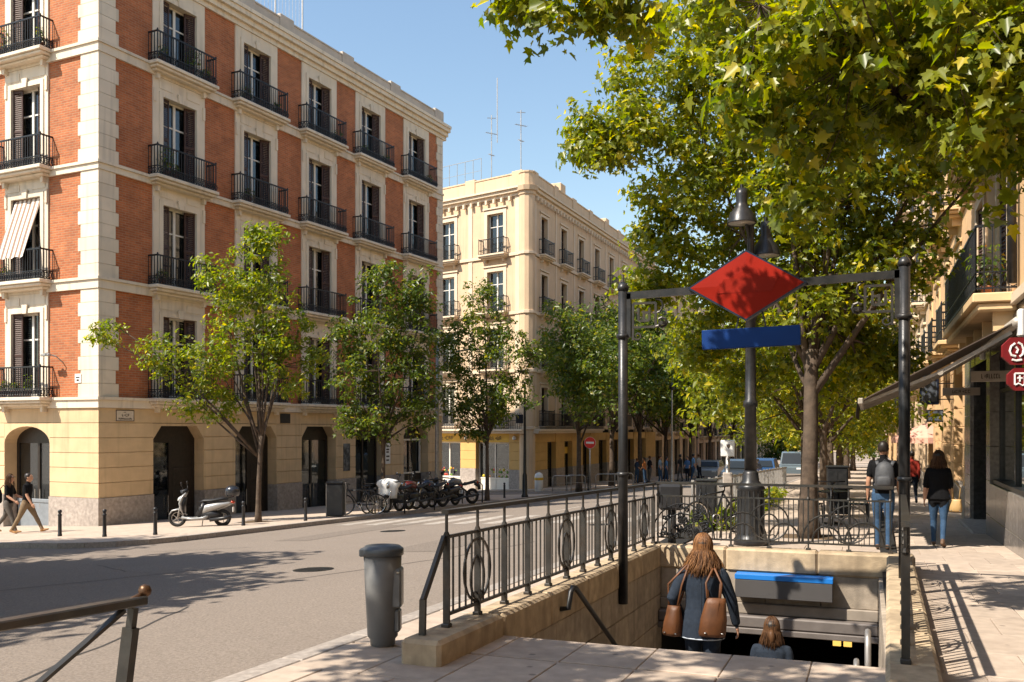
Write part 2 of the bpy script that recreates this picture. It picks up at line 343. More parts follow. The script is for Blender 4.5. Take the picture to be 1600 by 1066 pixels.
# tar seam and trench patch in the asphalt
seam = mat('tar_seam', (0.045, 0.040, 0.037), 0.8, 0.3, 30, 0.3)
mb = MB()
for path, w in (([(-4.75, -2), (-5.3, 3.2), (-6.6, 6.6), (-7.6, 9.2)], 0.018), ([(-7.8, 11.2), (-6.7, 14.6), (-6.2, 18)], 0.014), ([(-12, 9), (-10, 13), (-9.6, 14.5)], 0.018),
                ([(-13, 13), (-11.5, 12.1), (-10.6, 11.9)], 0.022), ([(-18, 14.8), (-14, 15.4), (-12, 16.6)], 0.02)):
    fine = []
    for (p, q) in zip(path[:-1], path[1:]):
        for k in range(8): fine.append((p[0]+(q[0]-p[0])*k/8+R.uniform(-.03, .03), p[1]+(q[1]-p[1])*k/8))
    for p, q in zip(fine[:-1], fine[1:]):
        mb.add([(u, v, rz(u, v)+0.003) for u, v in ((p[0]-w, p[1]), (p[0]+w, p[1]), (q[0]+w, q[1]), (q[0]-w, q[1]))], [(0, 1, 2, 3)])
tag(mb.obj('tar_seam', seam), None, None, None, 'structure')
patch = mat('asphalt_patch', (.182, .153, .130), .9, .3, 30, .8, 90, spec=.08)
mb = MB()
for (a, b, c, d) in ((-8.6, -7.4, 15.5, 19.5), (-12.8, -11.9, 18.0, 24)):
    mb.add([(u, v, rz(u, v)+.004) for u, v in rect(a, b, c, d)], [(0, 1, 2, 3)])
tag(mb.obj('road_patch', patch), None, None, None, 'structure')
for i, (u, v) in enumerate(((-8.2, 12.6), (-11.2, 20.8), (-6.2, 22.4))):
    mb = MB(); n = 28; pts = [(u+.32*math.cos(2*PI*k/n), v+.32*math.sin(2*PI*k/n)) for k in range(n)]; mb.hprism(pts, -.02, .008, 0, rz)
    for k in range(5): mb.hprism([(u-.22, v-.2+k*.09), (u+.22, v-.2+k*.09), (u+.22, v-.16+k*.09), (u-.22, v-.16+k*.09)], .008, .013, 0, rz)
    tag(mb.obj('manhole_cover', DARKPOST), ('iron manhole cover in the shade of the crossing', 'iron manhole cover near the zebra stripes', 'iron manhole cover beyond the stair railing')[i], 'manhole cover', 'manhole covers')

# pavement beside the camera, with the stair opening left out
ST_L, ST_R, ST_N, ST_F = -2.95, 0.14, 7.5, 14.0     # stairwell: left wall, right wall, near edge, far wall
pv = MB()
for (u0, u1, v0, v1) in ((-4.0, 3.2, -14, ST_N), (-4.0, -3.2, ST_N, ST_F+0.4), (0.48, 3.2, ST_N, ST_F+0.4), (-4.0, 3.2, ST_F+0.4, 330)):
    pv.add([(u, v, gz(u, v)-0.014) for u, v in rect(u0, u1, v0, v1)], [(0, 1, 2, 3)])
near_pave = tag(pv.obj('near_pavement', PAVE), 'pale paved footway with slab joints around the stairway', None, None, 'structure')
slab_me = {}
def slab_mesh(w, l):
    k = (round(w, 2), round(l, 2))
    if k not in slab_me: slab_me[k] = MB().cbox(0.004, w-0.004, 0.004, l-0.004, -0.03, 0, 0.005).mesh('paving_slab', SLAB)
    return slab_me[k]
tilt = (-math.atan(SV), 0, 0)
def lay(u0, u1, v0, v1, w=0.6, l=0.9):
    row = 0; v = v0
    while v < v1-0.1:
        ll = min(l, v1-v); u = u0; first = True
        while u < u1-0.05:
            ww = min(w*(0.5 if (first and row % 2) else 1), u1-u); first = False
            if u1-u-ww < 0.12: ww = u1-u
            place('paving_slab', slab_mesh(ww, ll), near_pave, (u, v, gz(u, v)+R.uniform(-.003, .002)), tilt); u += ww
        v += ll; row += 1
lay(-4.0, 2.28, 2.2, 6.75); lay(-4.0, 2.28, 6.75, ST_N, 0.6, 0.75)
lay(-4.0, -3.27, ST_N, 14.4, 0.73, 0.9); lay(0.52, 2.28, ST_N, 14.4); lay(-4.0, 2.28, 14.4, 19.8); lay(0.0, 2.28, 19.8, 28)
# near kerb
kb = tag(MB().box(-4.2, -4.0, 60, 320, -0.5, 0).obj('near_kerb', KERBM), None, None, None, 'structure')
for v in kb.data.vertices: v.co.z += gz(0, v.co.y)
ks = MB().cbox(-4.2, -4.0, 0.004, 0.996, -0.3, 0.0, 0.012).mesh('kerb_stone', KERBM)
for i in range(-6, 60): place('kerb_stone', ks, kb, (0, i, gz(0, i)+0.004), tilt)

# pavements on the far side, kerbs as real steps
def pavement(name, poly, label):
    mb = MB(); mb.hprism(poly, -0.6, 0.0, 0, gz); o = mb.obj(name, PAVE); return tag(o, label, None, None, 'structure')
arc = [(-17.4+2.0*math.cos(a), 18.2+2.0*math.sin(a)) for a in [math.radians(d) for d in (-90, -70, -50, -30, -10, 0)]]
fp = pavement('corner_pavement', [(-75, 17.6), (-26, 16.9)]+arc+[(-14.35, 36), (-14.2, 43.5), (-75, 43.5)], 'pale footway round the red brick corner')
pavement('far_pavement', [(-75, 52), (-16.2, 52), (-14.4, 54), (-14.2, 320), (-75, 320)], 'footway beyond the side street')
# kerb stones of the corner pavement
kline = [(-26, 16.9)]+arc+[(-14.35, 36), (-14.2, 43.5)]
for (p, q) in zip(kline[:-1], kline[1:]):
    p, q = Vector(p), Vector(q); L = (q-p).length; n = max(1, round(L/1.0)); d = (q-p)/n; nn = Vector((-d.y, d.x)).normalized()
    for i in range(n):
        a = p+d*i; b = p+d*(i+1)-d.normalized()*0.008
        mb = MB(); mb.hprism([tuple(a-nn*0.012), tuple(b-nn*0.012), tuple(b+nn*0.22), tuple(a+nn*0.22)], -0.4, 0.006, 0, gz); mb.obj('kerb_stone', KERBM, fp)

# ------------------------------------------------------------------ facades
class Face:
    def __init__(s, o, ang): s.o = Vector((o[0], o[1], 0)); s.a = ang; s.e = Vector((math.cos(ang), math.sin(ang), 0)); s.n = Vector((math.sin(ang), -math.cos(ang), 0))
    def tf(s, p): return s.o + s.e*p.x - s.n*p.y + Vector((0, 0, p.z))
    def pt(s, x, y, z): return s.tf(Vector((x, y, z)))

_tm = {}
def railing_mesh(w, d, h=0.98, step=0.115, scroll=True, m=None):
    k = ('rail', w, d, h, step, scroll)
    if k in _tm: return _tm[k]
    mb = MB(); y = -d
    def run(p, q, n):
        p, q = Vector(p), Vector(q)
        for i in range(n+1):
            b = p+(q-p)*i/n; mb.bar(b+Vector((0, 0, .04)), b+Vector((0, 0, h)), .022)
            if scroll and i < n:
                c = p+(q-p)*(i+1)/n; dx = (q-p).normalized()*0.07
                pts = [c+dx*math.cos(t*PI/4)+Vector((0, 0, .17+.085*math.sin(t*PI/4))) for t in range(8)]; mb.tube(pts, .016, 4, 0, closed=True)
        for z, t in ((.05, .03), (.29, .026), (h, .05)): mb.bar(p+Vector((0, 0, z)), q+Vector((0, 0, z)), .036, t)
    run((-w/2, y, 0), (w/2, y, 0), max(4, int(w/step)))
    for sx in (-1, 1): run((sx*w/2, y, 0), (sx*w/2, 0, 0), max(2, int(d/step)))
    for sx in (-1, 1):
        mb.lathe([(.02, 0), (.022, h), (.034, h+.03), (.02, h+.075), (.001, h+.09)], 6, (sx*w/2, y, 0))
    _tm[k] = mb.mesh('railing', m or IRON); return _tm[k]
def balcony_t(w, d, stone, scroll=True, h=0.98, step=0.115):
    k = ('balc', w, d, stone.name, scroll, h)
    if k not in _tm:
        mb = MB(); mb.cbox(-w/2-.09, w/2+.09, -d-.09, .05, -.10, .012, .015); mb.cbox(-w/2-.03, w/2+.03, -d-.02, .05, -.19, -.103, .02); mb.cbox(-w/2+.06, w/2-.06, -d*.72, .05, -.27, -.193, .02)
        for sx in (-1, 1): mb.prism([(sx*(w/2-.28)-.07, -.272), (sx*(w/2-.28)+.07, -.272), (sx*(w/2-.28)+.05, -.46), (sx*(w/2-.28)-.05, -.46)], -d*.45, .05)
        _tm[k] = ('balcony', mb.mesh('balcony', stone), [('railing', railing_mesh(w, d, h, step, scroll))])
    return _tm[k]
def window_t(w, h, shutters=True, curtain=0, frame=None, depth=.22, sw=.38):
    k = ('win', w, h, shutters, curtain, depth, (frame or WHITEW).name)
    if k in _tm: return _tm[k]
    fm = frame or WHITEW; mb = MB(); t = .075; y0, y1 = depth, depth+.06
    mb.box(-w/2, w/2, y0, y1, h-t, h); mb.box(-w/2, w/2, y0, y1, 0.0, .14)
    for x in (-w/2, w/2-t): mb.box(x, x+t, y0+.002, y1, .14, h-t)
    mb.box(-.05, .05, y0-.015, y1, .142, h-t-.002)
    for sx in (-1, 1):
        mb.box(min(sx*.05, sx*(w/2-t)), max(sx*.05, sx*(w/2-t)), y0+.005, y1-.004, h*.68, h*.68+.05)
    me = mb.mesh('window', fm); ch = []
    for sx in (-1, 1):
        g = MB(); a, b = sorted((sx*.05, sx*(w/2-t))); g.box(a, b, y0+.03, y0+.04, .14, h-t); ch.append(('pane', g.mesh('pane', GLASS)))
    if curtain:
        c = MB(); n = 14; vs = []; xa, xb = (-w/2+t, -.06) if curtain == 1 else (.06, w/2-t) if curtain == 2 else (-w/2+t, w/2-t)
        for i in range(n+1):
            x = xa+(xb-xa)*i/n; y = y1+.05+.018*math.sin(i*2.1)
            vs += [(x, y, .05), (x, y, h-.1)]
        c.add(vs, [(2*i, 2*i+2, 2*i+3, 2*i+1) for i in range(n)]); ch.append(('curtain', c.mesh('curtain', CURT)))
    if shutters:
        for sx in (-1, 1):
            ang = math.radians(9 if sx < 0 else 20); ca_, sa_ = math.cos(ang), math.sin(ang)
            def tf(p, sx=sx): return Vector((sx*(w/2-.012-p.x*ca_), .0+p.x*sa_+p.y, p.z))
            s_ = MB(tf); th = .035
            for x0, x1 in ((0, .045), (sw-.045, sw)): s_.box(x0, x1, 0, th, .02, h-.02)
            for z0, z1 in ((.02, .14), (h*.5-.04, h*.5+.04), (h-.12, h-.02)): s_.box(.045, sw-.045, .002, th-.002, z0, z1)
            nsl = int(h/.075)
            for i in range(nsl):
                z = .14+(h-.28)*(i+.5)/nsl
                s_.add([(.045, .004, z-.028), (sw-.045, .004, z-.028), (sw-.045, th-.004, z+.026), (.045, th-.004, z+.026)], [(0, 1, 2, 3)])
            ch.append(('shutter', s_.mesh('shutter', SHUT)))
    _tm[k] = ('window', me, ch); return _tm[k]

def l_strip(E, name, m, wl, wr, z0, z1, w, back=.3, fe=0.0):   # band running round the corner of the brick house
    return MB().hprism([(-wl, -w), (w, -w), (w, wr+fe), (-back, wr+fe), (-back, back), (-wl, back)], z0, z1).obj(name, m, E)

# ------------------------------------------------------------------ red brick corner house
RB = thing('brick_corner_house', 'tall red brick corner house with pale stone quoins and black balconies', 'building', (-22.44, 22.45, 0), -math.atan2(.084, .996))
FR, FL = Face((0, 0), PI/2), Face((0, 0), 0)
WR, WL = 21.3, 10.0
COLS_R, COLS_L = [3.3, 7.2, 11.05, 14.8, 18.75], [-3.3, -7.2]
FLOORS = [(2.6, 6.0), (6.36, 9.72), (10.0, 13.4), (13.76, 16.6)]
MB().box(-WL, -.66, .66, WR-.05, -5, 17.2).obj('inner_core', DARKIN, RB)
MB().box(-.66, -.32, WR-.3, WR-.002, -5, 17.0).obj('end_wall', BRICK, RB)
for z0, z1, nm in ((2.26, 2.6, 'string_course'), (6.0, 6.36, 'string_course'), (9.72, 10.0, 'string_course'), (13.4, 13.76, 'string_course')):
    l_strip(RB, nm, STONE, WL, WR, z0, z1-.09, .09); l_strip(RB, nm, STONE, WL, WR, z1-.088, z1, .14, .28)
for z0, z1, w in ((16.6, 16.78, .10), (16.782, 16.98, .22), (16.982, 17.16, .36), (17.162, 17.3, .42)):
    l_strip(RB, 'cornice', STONE, WL, WR, z0, z1, w, .32, .3)
GREYST = mat('parapet_render', (0.50, 0.43, 0.36), 0.85, 0.08, 3, 0.15, 40, stain=0.3)
l_strip(RB, 'parapet', GREYST, WL, WR, 17.302, 17.82, .06, .25); l_strip(RB, 'parapet_cap', GREYST, WL, WR, 17.822, 17.88, .09, .28)
for s in (.35, 6.6, 8.9, 13.0, 16.8, 20.9):
    mb = MB(FR.tf); mb.cbox(s-.42, s+.42, -.11, .3, 17.304, 18.0, .015); mb.obj('parapet_pier', GREYST, RB)
for z0, z1 in FLOORS:
    # quoins
    n = 8 if z1-z0 > 3.2 else 7; hq = (z1-z0)/n
    MB().hprism([(-.7, -.03), (.03, -.03), (.03, .52), (-.3, .52), (-.3, .3), (-.7, .3)], z0, z1).obj('quoin_backing', STONE, RB)
    for i in range(n):
        wl, wr = (.74, .60) if i % 2 else (.86, .72)
        MB().hprism([(-wl, -.055), (.055, -.055), (.055, wr), (-.2, wr), (-.2, .2), (-wl, .2)], z0+i*hq+.006, z0+(i+1)*hq-.006).obj('quoin', STONE, RB)
        mb = MB(FR.tf); ww = .5 if i % 2 else .6; mb.cbox(WR-ww, WR+.03, -.05, .25, z0+i*hq+.006, z0+(i+1)*hq-.006, .006); mb.obj('quoin', STONE, RB)
    top = z1 > 16
    for fi, (face, cols, sw, ow, e0, e1) in enumerate(((FR, COLS_R, 2.34, 1.52, .5, WR-.45), (FL, COLS_L, 2.08, 1.42, -WL, -.65))):
        oh = 2.32 if top else 2.78
        edges = [e0]
        for c in sorted(cols): edges += [c-sw/2, c+sw/2]
        edges.append(e1)
        for a, b in zip(edges[0::2], edges[1::2]):
            if b-a > .05: mb = MB(face.tf); mb.box(a, b, 0, .3, z0, z1); mb.obj('brick_panel', BRICK, RB)
        for ci, c in enumerate(cols):
            mb = MB(face.tf)
            mb.box(c-sw/2, c-ow/2, -.05, .3, z0, z1-.003); mb.box(c+ow/2, c+sw/2, -.05, .3, z0, z1-.003); mb.box(c-ow/2, c+ow/2, -.05, .3, z0+oh, z1-.003)
            a = .15                                        # raised architrave
            mb.box(c-ow/2-a, c-ow/2, -.085, -.048, z0, z0+oh+a); mb.box(c+ow/2, c+ow/2+a, -.085, -.048, z0, z0+oh+a); mb.box(c-ow/2, c+ow/2, -.085, -.048, z0+oh, z0+oh+a)
            mb.prism([(c-.09, z0+oh-.02), (c+.09, z0+oh-.02), (c+.13, z0+oh+a+.12), (c-.13, z0+oh+a+.12)], -.13, -.084)
            if not top:
                for sx in (-1, 1):
                    mb.box(c+sx*.62-.3, c+sx*.62+.3, -.07, -.049, z0+oh+a+.10, z1-.12)
                    mb.box(c+sx*(sw/2-.06)-.05, c+sx*(sw/2-.06)+.05, -.09, -.049, z0+oh-.25, z0+oh+.2)
            mb.obj('window_surround', STONE, RB)
            cur = R.choice((0, 1, 2, 0, 3, 1))
            inst(window_t(ow, oh, True, cur), RB, face.pt(c, 0, z0+.02), face.a)
            inst(balcony_t(2.66 if fi == 0 else 2.42, .42 if fi == 0 else .46, STONE), RB, face.pt(c, 0, z0), face.a)
# ground floor: rusticated courses, each a block of its own
CZ = [-.58+.4733*i for i in range(7)]
OWR, OWL = 2.3, 2.2
def course(poly_or_box, face, m, name='stone_course'):
    mb = MB(face.tf); a, b, z0, z1, cl, cr = poly_or_box
    if cl == 0 and cr == 0: mb.cbox(a, b, -.03, .6, z0, z1, .012)
    else:
        pts = [(a, z0)] if cl == 0 else [(a, z0)]
        pts = [(a, z0), (b, z0), (b+cr, z1), (a-cl, z1)]; mb.prism(pts, -.03, .6)
    mb.obj(name, m, RB)
gap = .009
for k in range(6):
    z0, z1 = CZ[k]+gap, CZ[k+1]-gap
    if k == 5:
        l_strip(RB, 'stone_course', RENDER_Y, WL, WR, z0, z1, .03, .6); continue
    # corner block
    MB().hprism([(COLS_L[0]+OWL/2, -.03), (.03, -.03), (.03, COLS_R[0]-OWR/2), (-.6, COLS_R[0]-OWR/2), (-.6, .6), (COLS_L[0]+OWL/2, .6)], z0, z1).obj('stone_course', RENDER_Y, RB)
    ed = [c+sg*OWR/2 for c in COLS_R for sg in (-1, 1)]+[WR]
    for a, b in zip(ed[1::2], ed[2::2]): course((a, b, z0, z1, 0, 0), FR, RENDER_Y)
    course((COLS_L[1]+OWL/2, COLS_L[0]-OWL/2, z0, z1, 0, 0), FL, RENDER_Y); course((-WL, COLS_L[1]-OWL/2, z0, z1, 0, 0), FL, RENDER_Y)
MB().hprism([(COLS_L[0]+OWL/2, .004), (-.005, .004), (-.005, COLS_R[0]-OWR/2-.004), (-.55, COLS_R[0]-OWR/2-.004), (-.55, .55), (COLS_L[0]+OWL/2, .55)], -.6, 2.26).obj('joint_backing', RENDER_Y, RB)
mb = MB(FR.tf)
for a, b in zip(ed[1::2], ed[2::2]): mb.box(a+.004, b-.004, .004, .55, -.6, 2.26)
mb.obj('joint_backing', RENDER_Y, RB)
mb = MB(FL.tf); mb.box(COLS_L[1]+OWL/2+.004, COLS_L[0]-OWL/2-.004, .004, .55, -.6, 2.26); mb.obj('joint_backing', RENDER_Y, RB)
# plinth
l0 = COLS_L[0]+OWL/2; r0 = COLS_R[0]-OWR/2
MB().hprism([(l0, -.07), (.07, -.07), (.07, r0), (-.6, r0), (-.6, .6), (l0, .6)], -4.5, -.582).obj('plinth', GRANITE, RB)
for a, b in zip(ed[1::2], ed[2::2]): mb = MB(FR.tf); mb.cbox(a, b, -.07, .6, -4.5, -.582, .012); mb.obj('plinth', GRANITE, RB)
mb = MB(FL.tf); mb.cbox(COLS_L[1]+OWL/2, COLS_L[0]-OWL/2, -.07, .6, -4.5, -.582, .012); mb.obj('plinth', GRANITE, RB)
# door heads, doors, shop windows
def doorway(face, c, w, style, zb):
    mb = MB(face.tf); zt = CZ[5]-gap; k = .34
    if face is FR:                                        # chamfered head
        for sx in (-1, 1): mb.prism([(c+sx*w/2, 1.25), (c+sx*w/2, zt), (c+sx*(w/2-k), zt), (c+sx*(w/2-k), 1.68)][::sx], -.03, .6)
        mb.box(c-w/2+k, c+w/2-k, -.03, .6, 1.69, zt)
    else:
        arch = [(c+w/2*math.cos(t), 1.12+.56*math.sin(t)) for t in [i*PI/14 for i in range(15)]]
        mb.prism([(c+w/2, zt), (c-w/2, zt)][::-1]+arch[:1]+arch[1:], -.03, .6)
    mb.obj('door_head', RENDER_Y, RB)
    d = MB(face.tf); y0, y1 = .42, .5
    d.box(c-w/2, c-w/2+.12, y0, y1, zb, 1.7); d.box(c+w/2-.12, c+w/2, y0, y1, zb, 1.7); d.box(c-w/2+.12, c+w/2-.12, y0, y1, 1.12, 1.72)
    d.box(c-.05, c+.05, y0-.01, y1, zb, 1.12); d.box(c-w/2+.12, c-.05, y0, y1, zb, zb+.3); d.box(c+.05, c+w/2-.12, y0, y1, zb, zb+.3)
    dm = d.obj('door', DWOOD, RB)
    for sx in (-1, 1):
        a, b = sorted((c+sx*.05, c+sx*(w/2-.12)))
        if style == 'left' and sx == 1:
            p = MB(face.tf); p.box(a, b, y0+.01, y1-.01, zb+.3, 1.12)
            for q in range(3): z = zb+.42+q*.72; p.cbox(a+.1, b-.1, y0-.015, y0+.012, z, z+.58, .012)
            p.obj('door_panel', DWOOD, dm)
        else:
            p = MB(face.tf); p.box(a, b, y0+.03, y0+.04, zb+.3, 1.12); p.obj('pane', SHOPGLASS, dm)
            h_ = MB(face.tf); h_.bar((c+sx*.12, y0-.05, zb+.9), (c+sx*.12, y0-.05, zb+1.5), .025); h_.obj('handle', CHROME, dm)
    return dm
for i, c in enumerate(COLS_R[:4]): doorway(FR, c, OWR, 'left' if i in (0, 1) else 'both', -2.2)
doorway(FL, COLS_L[0], OWL, 'both', -1.9); doorway(FL, COLS_L[1], OWL, 'both', -1.9)
d = MB(FL.tf); d.cbox(COLS_L[0]-.96, COLS_L[0]+.96, .36, .419, -1.9, -.85, .015); d.cbox(COLS_L[0]-.98, COLS_L[0]+.98, .34, .40, -.847, -.72, .015)
d.obj('stall_riser', mat('blue_grey_panel', (.20, .22, .24), .6), RB)
c = COLS_R[4]                                             # shop window at the far end
dm = doorway(FR, c, OWR, 'both', -2.2)
d = MB(FR.tf); d.box(c-1.0, c+1.0, .36, .419, -2.4, -.62); d.obj('stall_riser', DWOOD, RB)
d = MB(FR.tf)
for a, b, e, f_ in ((c-1.0, c+1.0, -.62, -.54), (c-1.0, c+1.0, 1.02, 1.1), (c-1.0, c-.93, -.54, 1.02), (c+.93, c+1.0, -.54, 1.02)): d.box(a, b, .34, .41, e, f_)
d.obj('shop_window_frame', WHITEW, RB)
# plaques, posters, sign plates on the brick house
def plate(face, x0, x1, z0, z1, y, name, m, border=None):
    mb = MB(face.tf); mb.cbox(x0, x1, y-.02, y, z0, z1, .004); o = mb.obj(name, m, RB)
    if border:
        q = MB(face.tf); t = .022
        for a, b, e, f_ in ((x0, x1, z0, z0+t), (x0, x1, z1-t, z1), (x0, x0+t, z0+t, z1-t), (x1-t, x1, z0+t, z1-t)): q.box(a, b, y-.024, y-.019, e, f_)
        q.obj('plate_border', border, o)
    return o
INK = mat('dark_ink', (.05, .035, .025), .7, .1, 8, 0)
pl = plate(FR, .62, 1.34, 1.84, 2.2, -.032, 'street_plaque', mat('tile_plaque', (.62, .53, .42), .35, .08, 20, .05), INK)
for w_, h_, n_, x, z in ((.10, .035, 2, .97, 2.125), (.30, .085, 4, .99, 2.035), (.54, .06, 11, .98, 1.92)):
    t = place('lettering', stroke_mesh(w_, h_, n_, INK, n_), pl, FR.pt(x, -.0545, z), (PI/2, 0, PI/2))
plate(FL, -.98, -.70, 3.05, 3.33, -.057, 'house_number_plate', WHITE); 
mb = MB(FL.tf); mb.box(-.93, -.76, -.08, -.0775, 3.2, 3.24); mb.box(-.90, -.79, -.08, -.0775, 3.1, 3.16); mb.obj('plate_mark', INK, RB)
plate(FR, 8.55, 9.15, 1.82, 2.2, -.034, 'sign_plate', BLACK); plate(FR, 20.1, 20.75, 1.85, 2.22, -.034, 'sign_plate', BLACK)
o = plate(FR, 12.72, 13.2, -.25, .95, -.034, 'poster', mat('poster_dark', (.035, .045, .055), .4, .5, 5, 0, stain=.7, stain_c=(.35, .36, .36), sscale=5))
o = plate(FR, 15.98, 16.4, -.05, .95, -.034, 'poster', WHITE)
mb = MB(FR.tf)
for z in (.78, .62, .5, .3, .12): mb.box(16.05, 16.05+R.uniform(.15, .28), -.058, -.0545, z-.03, z+.04)
mb.obj('poster_print', INK, RB)
mb = MB(FL.tf); mb.tube([(-1.62, 0, 3.72), (-1.62, -.25, 3.9), (-1.75, -.38, 3.95)], .02, 6); mb.lathe([(.02, 0), (.09, .02), (.09, .08), (.03, .12)], 10, (-1.85, -.40, 3.9)); mb.cbox(-2.1, -1.7, -.46, -.34, 3.9, 3.98, .02); mb.obj('wall_lamp', SILVER, RB)
# roof terrace fence
rf = MB(FR.tf)
for s in (7.2, 8.9, 10.6): rf.bar((s, .5, 17.3), (s, .5, 20.3), .05)
for s in (7.2, 10.6): rf.bar((s, .5, 20.28), (s, 3.5, 20.28), .04); rf.bar((s, 3.5, 17.2), (s, 3.5, 20.3), .05)
rf.bar((7.2, .5, 20.28), (10.6, .5, 20.28), .05)
for i in range(1, 16): rf.bar((7.2+i*.2125, .5, 17.3), (7.2+i*.2125, .5, 20.28), .01)
rf.obj('roof_fence', ALU, RB)
mb = MB(FR.tf); mb.cbox(5.1, 6.1, .4, 1.1, 17.7, 18.6, .03); mb.obj('roof_air_unit', WHITE, RB)
# striped sun blind hanging over the railing of the left face
blind = MB(); n = 10; m_ = 14; P = []
for j in range(m_+1):
    t = j/m_
    for i in range(n+1):
        x = -.64+1.28*i/n - .10*t; y = .03-.62*t**1.25-.05*math.sin(t*PI); z = -2.02*t+.03*math.sin(i*1.9)*t
        P.append((x, y, z))
fs = [(j*(n+1)+i, j*(n+1)+i+1, (j+1)*(n+1)+i+1, (j+1)*(n+1)+i) for j in range(m_) for i in range(n)]
blind.add(P, fs); blind.add([(x, y+.006, z) for x, y, z in P], [f[::-1] for f in fs])
bo = blind.obj('striped_blind', stripe_mat('blind_stripes', (.72, .66, .58), (.26, .17, .12), .215), None, True, RB.matrix_basis @ FL.pt(-3.3, 0, 9.12), RB.rotation_euler.z)
tag(bo, 'brown and white striped fabric blind hanging out of a window of the brick house', 'blind')

# ------------------------------------------------------------------ other facades
def facade(E, face, s0, s1, cols, floors, wall, trim, ow, oh, bw=None, bd=.4, surround=.2, frame=None, shut=False, depth=.3, bstyle=False, sk=()):
    mb = MB(face.tf)
    for z0, z1 in floors:
        e = [s0]+[x for c in sorted(cols) for x in (c-ow/2, c+ow/2)]+[s1]
        for a, b in zip(e[0::2], e[1::2]): mb.box(a, b, 0, depth, z0, z1)
        for c in cols: mb.box(c-ow/2, c+ow/2, 0, depth, z0+oh, z1)
    mb.obj('wall', wall, E)
    for fi, (z0, z1) in enumerate(floors):
        t = MB(face.tf); t.cbox(s0, s1, -.10, .0, z0-.22, z0-.02, .02); t.obj('string_course', trim, E)
        for c in cols:
            g = MB(face.tf); a = surround
            g.box(c-ow/2-a, c-ow/2, -.05, .0, z0, z0+oh+a); g.box(c+ow/2, c+ow/2+a, -.05, .0, z0, z0+oh+a); g.box(c-ow/2, c+ow/2, -.05, .0, z0+oh, z0+oh+a)
            g.cbox(c-ow/2-a-.08, c+ow/2+a+.08, -.12, .0, z0+oh+a+.04, z0+oh+a+.14, .01); g.obj('window_surround', trim, E)
            inst(window_t(ow, oh, shut, R.choice((0, 1, 2, 3, 0)), frame), E, face.pt(c, 0, z0+.02), face.a)
            if bw and fi not in sk: inst(balcony_t(bw, bd, trim, bstyle, .95, .13), E, face.pt(c, 0, z0), face.a)
def cornice(E, face, s0, s1, z, trim, steps=((.0, .2, .12), (.2, .4, .3), (.4, .52, .42)), par=1.0, wall=None):
    for a, b, w in steps: mb = MB(face.tf); mb.cbox(s0, s1, -w, .25, z+a+.001, z+b, .012); mb.obj('cornice', trim, E)
    zc = z+steps[-1][1]
    mb = MB(face.tf); mb.box(s0, s1, -.02, .22, zc+.001, zc+par); mb.box(s0, s1, -.06, .26, zc+par+.001, zc+par+.08); mb.obj('parapet', wall or trim, E)

# cream house beyond the side street: corner not square
CB = thing('cream_corner_house', 'cream rendered corner house with yellow shop front and antennas on its roof', 'building', (-19.31, 53.43, 0))
CR, CL = Face((0, 0), math.radians(88.3)), Face((0, 0), math.radians(-16.7))
CF = [(1.76, 5.1), (5.3, 8.7), (8.9, 12.3), (12.54, 16.0)]
colsR = [2.45+3.72*i for i in range(8)]; colsL = [-10.8, -6.75, -2.7]
core = MB(); core.hprism([tuple(CL.pt(-13, .45, 0))[:2], tuple(CL.pt(-.5, .45, 0))[:2], tuple(CR.pt(.6, .45, 0))[:2], tuple(CR.pt(31.5, .45, 0))[:2], tuple(CR.pt(31.5, 10, 0))[:2], tuple(CL.pt(-13, 8, 0))[:2]], -5, 16.4)
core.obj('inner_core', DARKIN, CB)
facade(CB, CR, .45, 31.5, colsR, CF, CREAM, CREAM_T, 1.15, 2.45, 1.75, .38, .16, SHUT)
facade(CB, CL, -13, -.45, colsL, CF, CREAM, CREAM_T, 1.3, 2.6, 2.0, .45, .24, WHITEW)
cornice(CB, CR, .3, 31.5, 16.0, CREAM_T, par=.85, wall=CREAM); cornice(CB, CL, -13, -.3, 16.0, CREAM_T, par=.85, wall=CREAM)
cyl = MB(); cyl.lathe([(.50, -4), (.50, 15.95), (.56, 16.0), (.56, 16.2), (.68, 16.22), (.74, 16.5), (.5, 16.52), (.5, 17.3), (.55, 17.32), (.55, 17.42)], 12, (-.30, .36, 0)); cyl.obj('corner_shaft', CREAM, CB)
for z in (1.54, 5.08, 8.68, 12.32): mb = MB(); mb.lathe([(.50, 0), (.58, .02), (.58, .18), (.50, .2)], 12, (-.30, .36, z)); mb.obj('string_course', CREAM_T, CB)
for face, pts in ((CR, [.9+3.72*i for i in range(9)]), (CL, [-12.6, -8.8, -4.75, -.95])):
    for s in pts:
        mb = MB(face.tf)
        for z0, z1 in CF: mb.box(s-.16 if face is CL else s-.1, s+.16 if face is CL else s+.1, -.045, 0, z0, z1-.02)
        mb.obj('pilaster', CREAM_T, CB); mb = MB(face.tf); mb.cbox(s-.4, s+.4, -.08, .28, 16.53, 17.55, .015); mb.obj('parapet_pier', CREAM, CB)
for face, a, b in ((CR, .8, 31), (CL, -12.6, -.8)):
    n = int((b-a)/.6); me_ = MB().cbox(-.08, .08, -.27, -.1, 15.72, 16.0, .012).mesh('cornice_bracket', CREAM_T)
    for i in range(n): place('cornice_bracket', me_, CB, face.pt(a+(b-a)*i/n, 0, 0), face.a)
